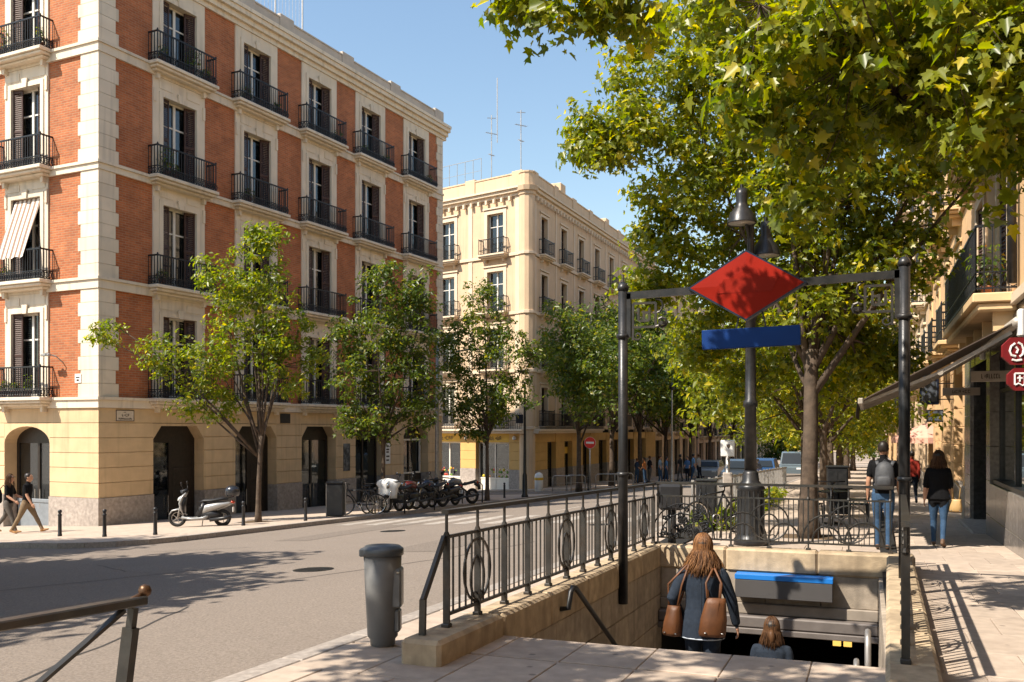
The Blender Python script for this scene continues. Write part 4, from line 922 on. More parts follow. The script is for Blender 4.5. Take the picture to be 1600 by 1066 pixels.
for rr in (.2, .34, .48): mb.tube([c0+Vector((rr*math.cos(a*PI/12)-.1, 0, rr*1.1*math.sin(a*PI/12))) for a in range(13)], .012, 5)
for i in range(46):
    a = R.uniform(.1, 3.04); rr = R.uniform(.1, .44); c1 = c0+Vector((rr*math.cos(a)-.1, 0, rr*1.1*math.sin(a))); s_ = R.uniform(.03, .055); ph = R.uniform(0, 6)
    mb.tube([c1+Vector((s_*(1-k/11)*math.cos(ph+k*.75), 0, s_*(1-k/11)*math.sin(ph+k*.75))) for k in range(10)], .015, 4)
mb.obj('scroll_fan', DARKPOST, BR)
RR = thing('stair_railing', 'dark iron railing seen end on along the footway side of the stairwell', 'railing', (0, 0, 0))
rail_run(RR, (.24, 6.82, zt_(6.82)), (.46, 14.2, zt_(14.2)), 11, .94, (2, 5, 8), 6)

# ------------------------------------------------------------------ sign arch over the stairs
AR = thing('sign_arch', 'dark iron arch of two posts and a beam carrying the red diamond', 'sign arch', (0, 0, 0))
PL, PR = Vector((-2.90, 11.5, 0)), Vector((.39, 11.5, 0))
for P_, zt, zb3, nm in ((PL, 3.36, -.62, 1), (PR, 3.47, -.14, 0)):
    mb = MB(); mb.tube([(P_.x, P_.y, zb3), (P_.x, P_.y, zt)], .062, 14); mb.lathe([(.075, 0), (.09, .03), (.075, .06)], 14, (P_.x, P_.y, zt-.62)); mb.lathe([(.075, 0), (.085, .02), (.075, .05)], 14, (P_.x, P_.y, 1.0)); mb.lathe([(.07, 0), (.075, .04), (.05, .09), (.001, .11)], 14, (P_.x, P_.y, zt-.01)); mb.obj('post', DARKPOST, AR, True)
    mb = MB(); s_ = 1 if nm else -1; mb.box(P_.x+s_*.075-.03, P_.x+s_*.075+.03, P_.y-.03, P_.y+.03, zt-.60, zt-.05); mb.obj('post_plate', DARKPOST, AR)
mb = MB(); mb.bar((PL.x, 11.5, 3.28), (PR.x, 11.5, 3.37), .06, .09); mb.obj('beam', DARKPOST, AR)
for P_, s_, zt in ((PL, 1, 3.24), (PR, -1, 3.31)):                  # square scroll brackets
    def L(x, z): return (P_.x+s_*x, 11.5, zt+z)
    g = MB(); w = .026
    for a, b in (((.13, -.06), (.42, -.06)), ((.42, -.06), (.42, -.36)), ((.42, -.36), (.13, -.36)), ((.13, -.06), (.13, -.52)), ((.2, -.12), (.2, -.28)), ((.2, -.28), (.34, -.28)), ((.34, -.28), (.34, -.12)), ((.27, -.28), (.27, -.16)), ((.27, -.18), (.34, -.18))): g.bar(L(*a), L(*b), .03, w)
    g.tube([L(.42+.09*math.sin(k*.5), -.01-.09*(1-math.cos(k*.5))) for k in range(8)], .014, 6)
    g.tube([L(.42, -.36)]+[L(.50+.06*math.cos(k*.8-2.4), -.31+.06*math.sin(k*.8-2.4)) for k in range(7)], .018, 6); g.lathe([(.05, -.02), (.05, .02)], 10, L(.50, -.32))
    g.tube([L(.13, -.5)]+[L(.19+.055*(1-k/14)*math.cos(k*.7+3.6), -.47+.055*(1-k/14)*math.sin(k*.7+3.6)) for k in range(10)], .012, 6); g.obj('scroll_bracket', STEEL, AR)
# diamond sign
DS = thing('diamond_sign', 'red diamond shaped sign with navy rim hung on the arch beam', 'sign', (-1.36, 11.42, 3.315))
hw, hh = .70, .425
rim = [(-hw, 0), (0, -hh), (hw, 0), (0, hh)]; MB().prism(rim, -.06, .06).obj('rim', NAVY, DS)
k_ = .945
mb = MB(); inn = [(x*k_, z*k_) for x, z in rim]; mid = [(x*.5, z*.46) for x, z in rim]
vs = [(x, -.0605, z) for x, z in inn]+[(x, -.073, z) for x, z in mid]
mb.add(vs, [(0, 1, 5, 4), (1, 2, 6, 5), (2, 3, 7, 6), (3, 0, 4, 7), (4, 5, 6, 7)]); mb.obj('face_panel', REDP, DS)
mb = MB(); mb.prism([(-.34, -.085), (.30, -.085), (.38, .085), (-.26, .085)], -.076, -.0735); mb.obj('centre_band', mat('red_enamel_flat', (.235, .012, .005), .5, .05, 3, 0, spec=.12), DS)
mb = MB(); vs = [(x, .0605, z) for x, z in inn]; mb.add(vs, [(3, 2, 1, 0)]); mb.obj('back_panel', REDP, DS)
BSN = thing('name_bar', 'plain blue name bar hanging under the red diamond', 'sign', (-1.31, 11.40, 2.69), 0)
mb = MB(); mb.cbox(-.575, .575, -.03, .03, -.118, .118, .008); o = mb.obj('panel', BLUEP, BSN); o.rotation_euler = (0, math.radians(-1.2), 0)
mb = MB(); 
for x in (-.18, .18): mb.bar((x, .05, .10), (x*.6, .05, .42), .02)
mb.obj('hanger', DARKPOST, BSN)

# ------------------------------------------------------------------ street lamp with two bells
LP = thing('street_lamp', 'black cast iron lamp post with two bell shades and a fluted base', 'street lamp', (-1.91, 16.6, gz(-1.91, 16.6)))
mb = MB(); mb.lathe([(.29, 0), (.29, .1), (.26, .14), (.23, .2), (.21, .75), (.215, .95), (.25, 1.0), (.21, 1.05), (.15, 1.12), (.135, 1.25), (.11, 1.3)], 20); mb.obj('base', DARKPOST, LP, True)
mb = MB()
for i in range(16): a = 2*PI*i/16; mb.tube([(.225*math.cos(a), .225*math.sin(a), .2), (.21*math.cos(a), .21*math.sin(a), .95)], .02, 5)
mb.obj('flutes', DARKPOST, LP)
mb = MB(); mb.lathe([(.105, 1.25), (.10, 2.4), (.125, 2.42), (.125, 2.5), (.095, 2.54), (.085, 3.9), (.11, 3.93), (.11, 4.0), (.075, 4.05), (.06, 5.55), (.085, 5.6), (.05, 5.75)], 16); mb.obj('shaft', DARKPOST, LP, True)
for (hx, hy, hz) in ((-.12, -.25, 5.62), (.24, .22, 5.12)):
    mb = MB(); mb.tube([(0, 0, hz-.35), (hx*.8, hy*.8, hz+.2), (hx, hy, hz+.62), (hx, hy, hz+.52)], .03, 8); mb.obj('arm', DARKPOST, LP, True)
    mb = MB(); mb.lathe([(.09, .54), (.10, .44), (.095, .3), (.12, .22), (.21, .1), (.25, -.04), (.255, -.06), (.235, -.055), (.19, .08), (.09, .2)], 20, (hx, hy, hz)); sh = mb.obj('bell_shade', DARKPOST, LP, True)
    mb = MB(); mb.lathe([(.23, -.052), (.16, -.04), (.05, -.036), (.001, -.036)], 20, (hx, hy, hz)); mb.obj('diffuser', mat('lamp_glass', (.80, .76, .70), .35, .04, 3, 0), LP, True)

# ------------------------------------------------------------------ trees
_h = [(0, 0), (.20, -.06), (.46, .08), (.30, .26), (.56, .58), (.24, .54), (0, 1)]
PALM_V = np.array([[x, y, .30*x-.28*y*y-.25*x*x] for x, y in _h]+[[-x, y, .30*x-.28*y*y-.25*x*x] for x, y in _h[1:-1]], float)
PALM_F = [[0, 1, 2, 3, 4, 5, 6], [0, 6, 11, 10, 9, 8, 7]]
RHOM_V = np.array([[0, 0, 0], [.29, .42, .10], [0, 1, -.14], [-.29, .42, .10]], float); RHOM_F = [[0, 1, 2], [0, 2, 3]]
def leaf_mesh(name, pos, nrm, size, m, palm, rng):
    V, Fc = (PALM_V, PALM_F) if palm else (RHOM_V, RHOM_F); N = len(pos)
    nrm = nrm/np.maximum(np.linalg.norm(nrm, axis=1, keepdims=True), 1e-6)
    t = rng.normal(size=(N, 3)); t[:, 2] -= .5; t -= nrm*np.sum(t*nrm, 1, keepdims=True); t /= np.maximum(np.linalg.norm(t, axis=1, keepdims=True), 1e-6)
    b = np.cross(t, nrm)*rng.uniform(.6, 1.1, (N, 1)); s = size*rng.uniform(.5, 1.3, (N, 1, 1))
    P = pos[:, None, :] + s*(V[None, :, 0:1]*b[:, None, :] + V[None, :, 1:2]*t[:, None, :] + V[None, :, 2:3]*nrm[:, None, :])
    K = len(V); P = P.reshape(-1, 3); base = np.arange(N)[:, None]*K
    idx = np.concatenate([base+np.array(f)[None, :] for f in Fc], axis=1).ravel(); lens = [len(f) for f in Fc]
    starts = []; o = 0
    me = bpy.data.meshes.new(name); me.vertices.add(len(P)); me.vertices.foreach_set('co', P.ravel().astype(np.float32))
    me.loops.add(len(idx)); me.loops.foreach_set('vertex_index', idx.astype(np.int32))
    tot = np.tile(np.array(lens), N); st = np.concatenate([[0], np.cumsum(tot)[:-1]])
    me.polygons.add(len(tot)); me.polygons.foreach_set('loop_start', st.astype(np.int32)); me.polygons.foreach_set('loop_total', tot.astype(np.int32))
    me.materials.append(m); me.update(calc_edges=True); return me

def tree(name, label, base, blobs, trunk_h, trunk_r, nleaf, lsize, m, seed, palm=True, cr=.42, group=None, lean=(0, 0), per=60, nlimb=7, pit=True, limb_r=1.0):
    rng = np.random.default_rng(seed); rr = random.Random(seed)
    t = thing(name, label, 'tree', base, 0, group); B = Vector(base)
    vol = sum(b[1][0]*b[1][1]*b[1][2] for b in blobs); ncl = max(8, nleaf//per); cl = []
    for c, rad in blobs:
        k = max(2, int(ncl*rad[0]*rad[1]*rad[2]/vol*.6 + ncl/len(blobs)*.4))
        for _ in range(k):
            d = rng.normal(size=3); d /= np.linalg.norm(d); r = rng.uniform(0.15, 1)**.5
            r *= 1+.18*math.sin(5*d[0]+seed)+.14*math.sin(7*d[1]+2*seed)
            cl.append(np.array(c)-np.array(base)+d*r*np.array(rad))
    cl = np.array(cl); n = len(cl); per_ = max(6, nleaf//n)
    crs = cr*rng.uniform(.55, 1.35, n)
    d = rng.normal(size=(n, per_, 3)); d /= np.linalg.norm(d, axis=2, keepdims=True); r = rng.uniform(.1, 1, (n, per_, 1))**.5
    sq = np.array([1.15, 1.15, .75]); off = d*r*crs[:, None, None]*sq
    pos = (cl[:, None, :]+off).reshape(-1, 3); nr = off*1.0/np.maximum(crs[:, None, None], .01)+np.array([-.15, -.2, .75])+rng.normal(size=off.shape)*.55; nr = nr.reshape(-1, 3)
    place('crown', leaf_mesh('crown', pos, nr, lsize, m, palm, rng), t)
    # trunk and limbs
    mb = MB(); top = Vector((lean[0], lean[1], trunk_h)); tp = []
    for i in range(9):
        f = i/8; tp.append(Vector((lean[0]*f**1.5+.05*trunk_r*math.sin(f*9+seed), lean[1]*f**1.5+.05*trunk_r*math.cos(f*7), -.1+(trunk_h+.1)*f)))
    mb.tube(tp, [trunk_r*(1.45 if i == 0 else 1.15 if i == 1 else 1.0-.035*i) for i in range(9)], 12)
    limb = [(p, trunk_r*.7) for p in tp[-3:]]
    order = list(range(n)); rr.shuffle(order); targets = order[:nlimb]
    for j in targets:
        e = Vector(cl[j])*1.0; s = tp[-1-(j % 3)]; mid = s.lerp(e, .5)+Vector((rr.uniform(-.2, .2), rr.uniform(-.2, .2), .18*(e-s).length*rr.uniform(-.2, .8)))
        pts = [s.lerp(mid, f/4).lerp(mid.lerp(e, f/4), f/4) for f in range(5)]; r0 = trunk_r*rr.uniform(.38, .6)*limb_r
        rad = [r0*(1-.19*k) for k in range(5)]; mb.tube(pts, rad, 7); limb += list(zip(pts[1:], rad[1:]))
    kd = kdtree.KDTree(len(limb))
    for i, (p, r_) in enumerate(limb): kd.insert(p, i)
    kd.balance()
    for j in range(n):
        e = Vector(cl[j]); c, i, dist = kd.find(e); r_ = min(limb[i][1]*.5, .035*max(.6, trunk_r/.15)); mid = c.lerp(e, .5)+Vector((rr.uniform(-.12, .12), rr.uniform(-.12, .12), rr.uniform(-.02, .15)))*min(1, dist)
        if .05 < dist < 1.25*max(1, cr/.45): mb.tube([c, mid, e], [max(r_, .006), max(r_*.7, .005), .004], 4)
    mb.obj('trunk', BARK, t, True)
    if pit:
        q = MB()
        for a, b, c_, d_ in ((-.55, .55, -.55, -.47), (-.55, .55, .47, .55), (-.55, -.47, -.47, .47), (.47, .55, -.47, .47)): q.box(a, b, c_, d_, -.05, .012)
        q.obj('pit_edge', GRANITE, t)
        q = MB(); q.add([(-.47, -.47, .006), (.47, -.47, .006), (.47, .47, .006), (-.47, .47, .006)], [(0, 1, 2, 3)]); q.obj('pit_soil', mat('tree_soil', (.10, .065, .035), .95, .4, 12, .5, 40), t)
    return t
def blob_px(lst, d): return [(tuple(at(px, py, d+(dd or 0))), (r/F*d,)*3) for px, py, r, dd in lst]
def gp(u, v): return (u, v, gz(u, v))
def ell(u, v, z, rx, ry, rz_): return [((u, v, z), (rx, ry, rz_))]

A_bl = blob_px([(965, 195, 70, 0), (1050, 120, 110, .8), (1060, 285, 100, .8), (1150, 200, 130, 2.2), (1180, 350, 110, 2.2), (1300, 250, 150, 0), (1300, 420, 130, .6), (1400, 220, 110, -.4), (1400, 390, 60, 0),
                (1120, 430, 100, 2.4), (1235, 520, 80, 2.4), (1030, 370, 55, 1.6), (1150, 40, 120, 1), (1090, 530, 60, 3), (1300, 560, 70, 2.5), (1160, 590, 50, 3.5), (1390, 560, 45, 2), (1330, 80, 150, -.6), (930, 225, 34, 0), (1010, 450, 40, 1.5), (1340, 540, 60, 1)], 17.7)
tree('plane_tree', 'broad plane tree rising from the footway behind the stairwell', gp(-1.05, 18.6), A_bl, 3.6, .165, 50000, .13, LEAF_A, 3, True, .42, 'street plane trees', (.05, .1), 50, 12, True, .8)
B_bl = blob_px([(800, -8, 26, .5), (850, 8, 30, .4), (905, -2, 34, .6), (955, 4, 50, .6), (1000, 20, 44, .6)], 9)+blob_px([(1120, 0, 80, .5), (1220, 85, 105, 0), (1170, 165, 50, .7), (1350, 30, 140, 0), (1480, 50, 140, 0), (1580, 90, 130, -.4), (1575, 240, 85, 0),
                (1505, 170, 90, .6), (1275, 230, 50, .6), (1440, 140, 110, .9), (1350, 150, 110, .9), (1260, 330, 26, .5)], 8)
RB2 = random.Random(21)
for _ in range(46): B_bl.append(((RB2.uniform(-6.6, -.8), RB2.uniform(.7, 3.3), RB2.uniform(5.2, 6.4)), (RB2.uniform(.28, .52),)*3))
B_bl += [((.6, 2.4, 6.4), (.7, .7, .5)), ((-1.0, -.5, 7.0), (1.6, 1.6, 1.0))]
tree('plane_tree', 'overhanging plane tree whose large leaves fill the top of the view', gp(-1.5, -1.6), B_bl, 4.2, .2, 37000, .122, LEAF_A, 5, True, .34, 'street plane trees', (.3, .8), 42, 22, True, .17)
# three young trees before the brick house
T1 = blob_px([(400, 430, 60, 0), (385, 530, 75, .3), (310, 570, 55, -.4), (245, 560, 40, -.6), (170, 525, 26, -.8), (440, 575, 55, .4), (485, 560, 32, .6), (425, 380, 26, 0), (340, 430, 36, -.2), (300, 615, 42, -.2), (455, 500, 52, .3), (350, 640, 36, 0), (405, 365, 22, 0), (375, 465, 55, .8)], 28)
tree('young_tree', 'leaning young street tree with a long low branch beside the scooter', gp(-17.1, 23.3), T1, 2.6, .085, 11500, .15, LEAF_B, 8, False, .30, 'young trees before the brick house', (.1, 0), 34, 14)
T2 = blob_px([(600, 475, 55, 0), (590, 555, 66, .2), (640, 520, 48, .3), (555, 600, 42, -.3), (645, 600, 50, .2), (590, 655, 48, 0), (548, 655, 26, -.4), (662, 455, 30, .2), (540, 520, 28, -.3), (655, 650, 34, .3), (610, 435, 24, 0)], 33)
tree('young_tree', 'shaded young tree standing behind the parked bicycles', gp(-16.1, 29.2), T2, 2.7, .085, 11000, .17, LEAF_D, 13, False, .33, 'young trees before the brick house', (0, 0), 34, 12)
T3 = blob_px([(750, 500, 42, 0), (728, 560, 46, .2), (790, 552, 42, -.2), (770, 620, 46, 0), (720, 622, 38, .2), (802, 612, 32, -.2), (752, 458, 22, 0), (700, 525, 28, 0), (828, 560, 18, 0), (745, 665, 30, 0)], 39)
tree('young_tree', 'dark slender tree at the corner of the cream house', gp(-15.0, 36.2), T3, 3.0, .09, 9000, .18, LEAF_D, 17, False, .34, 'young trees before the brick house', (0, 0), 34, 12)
# the kerbside rows farther up the street
for i, (v, s, lab) in enumerate(((49, 1.25, 'leafy tree beside the no entry sign'), (56, 1.4, 'leafy tree just behind the no entry sign'), (64, 1.5, 'second kerbside tree past the cream house, over the standing people'), (73, 1.5, 'third kerbside tree past the cream house'), (83, 1.5, 'fourth kerbside tree past the cream house'), (95, 1.6, 'fifth kerbside tree past the cream house'), (110, 1.7, 'sixth kerbside tree past the cream house'), (130, 1.9, 'last tree of the far kerbside row'))):
    u = -14.9+R.uniform(-.2, .2); g = gz(u, v); zc_ = g+5.2*s
    bl = [((u+R.uniform(-1, 1)*s, v+R.uniform(-1.2, 1.2)*s, zc_+R.uniform(-1.3, 1.6)*s), (R.uniform(1.2, 1.9)*s,)*3) for _ in range(8)]
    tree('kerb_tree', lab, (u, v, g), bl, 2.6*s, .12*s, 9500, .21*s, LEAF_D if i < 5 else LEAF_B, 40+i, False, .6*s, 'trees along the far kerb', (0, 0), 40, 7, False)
for i, (v, s, lab) in enumerate(((27.5, 1.0, 'plane tree just past the terrace furniture'), (35.5, 1.0, 'second plane tree up the footway'), (43.5, 1.05, 'third plane tree up the footway'), (53, 1.1, 'fourth plane tree up the footway'), (64, 1.2, 'fifth plane tree up the footway'), (78, 1.3, 'sixth plane tree up the footway'), (96, 1.5, 'seventh plane tree up the footway'), (120, 1.9, 'plane tree closing the end of the street'))):
    u = -1.4+R.uniform(-.25, .25)-(1.5 if i == 7 else 0); g = gz(u, v); zc_ = g+5.0*s
    bl = [((u+R.uniform(-3.0, 1.5)*s, v+R.uniform(-1.8, 1.8)*s, zc_+R.uniform(-2.0, 1.9)*s), (R.uniform(1.3, 2.0)*s,)*3) for _ in range(13)]
    tree('plane_tree', lab, (u, v, g), bl, 2.7*s, .16*s, 14000 if i < 3 else 10000, (.19 if i < 3 else .25)*s, LEAF_A, 60+i, False, .6*s, 'street plane trees', (0, 0), 40, 8, False)
for i, (u, v, lab) in enumerate(((1, 182, 'dark tree before the grey end house'), (-7, 140, 'tall tree where the road ends'), (-11, 150, 'tall tree beyond the end of the road'), (-3, 165, 'tall far tree behind the end of the footway row'))):
    g = gz(u, v)-.1; bl = [((u+R.uniform(-3, 3), v+R.uniform(-2, 2), g+R.uniform(2.6, 10)), (R.uniform(2, 3),)*3) for _ in range(11)]
    tree('far_tree', lab, (u, v, g), bl, 4, .25, 5500, .55, LEAF_D, 80+i, False, .9, 'trees at the end of the street', (0, 0), 36, 6, False)
# trees across the side street whose shade falls on the crossing (their crowns stand left of the view)
for i, (u, v, lab) in enumerate(((-13.5, 4.5, 'street tree shading the crossing'), (-16.8, 7.4, 'second street tree shading the crossing'), (-22.6, 8.6, 'third street tree shading the crossing'), (-14.8, 1.0, 'fourth street tree shading the crossing'), (-19.5, 3.6, 'fifth street tree shading the crossing'))):
    g = rz(u, v); bl = [((u+R.uniform(-2.2, 1.6), v+R.uniform(-2.0, 2.2), g+R.uniform(4.4, 7.6)), (R.uniform(1.4, 2.0),)*3) for _ in range(11)]
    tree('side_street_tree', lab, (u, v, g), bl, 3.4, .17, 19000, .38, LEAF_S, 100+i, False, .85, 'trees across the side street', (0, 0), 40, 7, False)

# ------------------------------------------------------------------ potted plants on the balconies
TERRA = mat('terracotta', (.36, .14, .07), .8, .15, 10, .2)
def pot_plant(loc, rot, r, h, n, label, leaf=LEAF_P, seed=0):
    rng = np.random.default_rng(200+seed); t = thing('potted_plant', label, 'plant', loc, rot, 'plants on the balconies')
    mb = MB(); mb.lathe([(.07, 0), (.085, .02), (.11, .18), (.125, .18), (.125, .21), (.10, .21)], 10); mb.obj('pot', TERRA, t, True)
    d = rng.normal(size=(n, 3)); d /= np.linalg.norm(d, axis=1, keepdims=True); rad = rng.uniform(.2, 1, (n, 1))**.5
    pos = d*rad*np.array([r, r*.8, h])+np.array([0, 0, .2+h*.8]); place('foliage', leaf_mesh('foliage', pos, d+np.array([0, 0, .6]), .11, leaf, False, rng), t)
    mb = MB()
    for k in range(7): q = pos[k*(n//8)]; mb.tube([(0, 0, .18), (q[0]*.5, q[1]*.5, .3+q[2]*.3), tuple(q)], [.01, .008, .004], 4)
    mb.obj('stems', BARK, t)
spots = [(FR, 2.5, 2, .36, .5, 'bushy fern on the top balcony nearest the corner'), (FR, 3.6, 3, .34, .5, 'tall leafy plant by the window of the upper brick balcony'), (FR, 2.3, 3, .2, .25, 'small plant at the corner end of the upper brick balcony'), (FR, 4.3, 3, .22, .2, 'trailing plant at the far end of the upper brick balcony'),
         (FR, 2.3, 1, .2, .2, 'small pot on the second floor balcony nearest the corner'), (FR, 4.1, 1, .22, .18, 'dark leafed pot on the second floor balcony nearest the corner'), (FR, 2.9, 2, .15, .2, 'yellowish plant on the third floor balcony nearest the corner'),
         (FR, 6.4, 3, .22, .25, 'flowering pot on the top balcony of the second window row'), (FR, 8.1, 3, .2, .2, 'trailing pot on the top balcony of the second window row'), (FR, 12.0, 3, .22, .22, 'round bush on the top balcony of the third window row'), (FR, 14.0, 3, .16, .18, 'red flowering pot on the top balcony of the fourth window row'), (FR, 15.7, 3, .2, .2, 'bush at the far rail of the fourth top balcony'), (FR, 19.6, 3, .22, .2, 'bush at the rail of the last top balcony'), (FR, 6.5, 2, .2, .22, 'plant on the third floor balcony of the second window row'),
         (FL, -4.1, 3, .26, .5, 'spiky plant on the top balcony of the sunny face'), (FL, -2.35, 3, .15, .3, 'slim plant at the corner end of the top sunny balcony'), (FL, -4.2, 1, .2, .3, 'yellow green plant beside the striped blind'), (FL, -4.1, 0, .2, .22, 'cactus like pot on the lowest sunny balcony'), (FL, -2.9, 0, .2, .3, 'rusty leafed plant on the lowest sunny balcony'), (FL, -3.5, 0, .14, .18, 'small green pot in the middle of the lowest sunny balcony')]
for i, (face, s, fl_i, r, h, lab) in enumerate(spots):
    p = RB.matrix_basis @ face.pt(s, -.27, FLOORS[fl_i][0]+.02); 
    pot_plant(p, i, r, h, 120 if r > .3 else 70, lab, LEAF_P, i)
for i, (x, z, r, lab) in enumerate(((-18.0, 3.86, .35, 'large dark plant on the long terrace balcony'), (-19.4, 3.86, .3, 'second plant along the long terrace balcony'), (-22.8, 3.86, .4, 'flowering shrub at the far end of the long terrace balcony'))):
    t = NF.pt(x, -.36, z)+Vector((2.3, 0, 0)); pot_plant(t, i, r, .45, 160, lab, LEAF_P, 60+i)

# ------------------------------------------------------------------ street furniture
BINB = mat('bin_grey', (.135, .135, .135), .45, .12, 6, .06, stain=.25, stain_c=(.08, .075, .07), sscale=4); BINL = mat('bin_lid', (.055, .062, .07), .4, .15, 6, .05)
lb = gat(598, 7.6); LB = thing('litter_bin', 'grey round litter bin with a dark lid beside the stair railing', 'litter bin', (lb.x, lb.y, lb.z), YAW, None, .8)
mb = MB(); mb.lathe([(.11, 0), (.125, .01), (.13, .07), (.155, .10), (.178, .55), (.195, .93), (.185, .93)], 28); mb.obj('body', BINB, LB, True)
mb = MB(); mb.lathe([(.20, .925), (.215, .93), (.215, .985), (.205, 1.0), (.19, 1.005), (.18, 1.02), (.05, 1.035), (.001, 1.036)], 28); mb.obj('lid', BINL, LB, True)
mb = MB(); mb.cbox(-.225, -.10, -.12, -.03, .92, 1.0, .012); mb.obj('hinge', BINL, LB)
mb = MB(); mb.cbox(.10, .205, -.13, .10, .40, .80, .02); mb.cbox(.12, .19, -.10, .06, .15, .38, .02); mb.obj('ashtray_box', BINB, LB); mb = MB(); mb.tube([(.155, -.14, .76), (.185, -.135, .76)], .012, 6); mb.obj('lock', CHROME, LB)
# barrier at the near kerb
GB = thing('kerb_barrier', 'grey steel kerb barrier with crossed bars at the near kerb', 'barrier', (0, 0, 0))
e1 = at(203, 941, 4.15); e0 = Vector((e1.x-.2, e1.y-2.4, e1.z+.06)); zb4 = gz(-3, 3)
mb = MB(); mb.cbox(-.035, .035, -1.28, 1.28, -.02, .02, .006); o = mb.obj('top_rail', STEEL, GB); o.location = (e0+e1)/2; dv = e1-e0; o.rotation_euler = dv.to_track_quat('Y', 'Z').to_euler()
mb = MB(); pb = Vector((e1.x-.06, e1.y-.06, zb4)); pt_ = Vector((e1.x, e1.y+.02, e1.z-.03)); ax = (pt_-pb); mb.bar(pb, pb+ax*.62, .075, .05); mb.bar(pb+ax*.60, pb+ax*.9, .06, .042); mb.bar(pb+ax*.88, pt_, .035, .03); mb.cbox(pb.x-.06, pb.x+.06, pb.y-.06, pb.y+.06, zb4-.01, zb4+.012, .004); mb.obj('post', STEEL, GB)
mb = MB(); p2 = Vector((e0.x, e0.y, zb4)); mb.bar(p2, e0, .07, .05); mb.obj('post', STEEL, GB)
mb = MB(); nd = e1.lerp(e0, .27)+Vector((0, 0, -.37)); mb.bar(e1+Vector((0, -.04, -.03)), nd, .035, .016); mb.bar(e0+Vector((0, .04, -.03)), nd, .03, .016); mb.bar(nd, p2+Vector((0, 0, .12)), .03, .016); mb.bar(nd, pb+Vector((0, 0, .12)), .03, .016); mb.obj('cross_bars', STEEL, GB)
mb = MB(); mb.tube([nd+Vector((-.02, 0, 0)), nd+Vector((.025, 0, 0))], .05, 14); mb.obj('centre_boss', STEEL, GB, True)
mb = MB(); d1 = dv.normalized(); mb.tube([e1-d1*.02, e1+d1*.04+Vector((0, 0, .015)), e1+d1*.07+Vector((0, 0, .028))], [.014, .016, .012], 8); mb.lathe([(.006, -.03), (.026, -.012), (.03, .005), (.022, .026), (.004, .034)], 12, tuple(e1+d1*.085+Vector((0, 0, .036)))); mb.obj('brass_finial', mat('worn_brass', (.10, .055, .03), .4, .3, 12, .1, metal=.6), GB, True)
# bollards on the corner
bo_me = MB().lathe([(.055, -.1), (.055, .05), (.048, .06), (.045, .50), (.052, .51), (.052, .54), (.035, .555), (.035, .57), (.05, .60), (.052, .625), (.04, .655), (.001, .665)], 14).mesh('bollard', BLACK, True)
for u, v, lab in ((-19.7, 18.4, 'black bollard in front of the walking couple, leftmost on the corner'), (-17.9, 18.1, 'black bollard below the quoined corner'), (-16.75, 18.6, 'black bollard just before the scooter front wheel'), (-16.5, 21.8, 'black bollard behind the scooter tail'), (-15.7, 23.7, 'black bollard between the young tree and the grey bin'), (-15.4, 39.2, 'short black post by the far crossing'), (-14.9, 51.0, 'dark post beside the white bin at the cream shop')):
    o = place('bollard', bo_me, None, (u, v, gz(u, v)), 0); o.scale = (1, 1, 1.05); tag(o, lab, 'bollard', 'bollards along the kerb')
def post_sign(px, d, zt, label, name='sign_post', r=.035):
    p = gat(px, d); t = thing(name, label, 'sign', p, YAW*.5); mb = MB(); mb.tube([(0, 0, -.05), (0, 0, zt)], r, 10); mb.obj('pole', ALU, t, True); return t, p
t, p = post_sign(922, 50, 2.85, 'round red no entry sign on a thin grey pole', 'no_entry_sign')
mb = MB(); mb.tube([(0, -.06, 2.55), (0, -.04, 2.55)], .30, 28); mb.obj('disc', mat('sign_red_bright', (.62, .02, .012), .4, .03, 3, 0), t); mb = MB(); mb.cbox(-.21, .21, -.075, -.062, 2.495, 2.605, .004); mb.obj('bar', WHITE, t); mb = MB(); mb.tube([(0, -.04, 2.55), (0, -.03, 2.55)], .315, 28); mb.obj('rim', WHITE, t)
t, p = post_sign(1137, 21.5, 1.72, 'white box sign with a small dark emblem on a post', 'notice_post', .05)
mb = MB(); mb.cbox(-.16, .16, -.05, .05, 1.52, 1.9, .015); mb.obj('box', WHITE, t); mb = MB(); mb.prism([(-.03, 1.80), (.05, 1.80), (.05, 1.75), (.02, 1.70), (-.01, 1.73), (-.03, 1.76)], -.056, -.051); mb.obj('emblem', INK, t)
mb = MB(); mb.cbox(-.11, .11, -.09, .09, .0, 1.15, .02); mb.obj('pedestal', GRANITE, t)
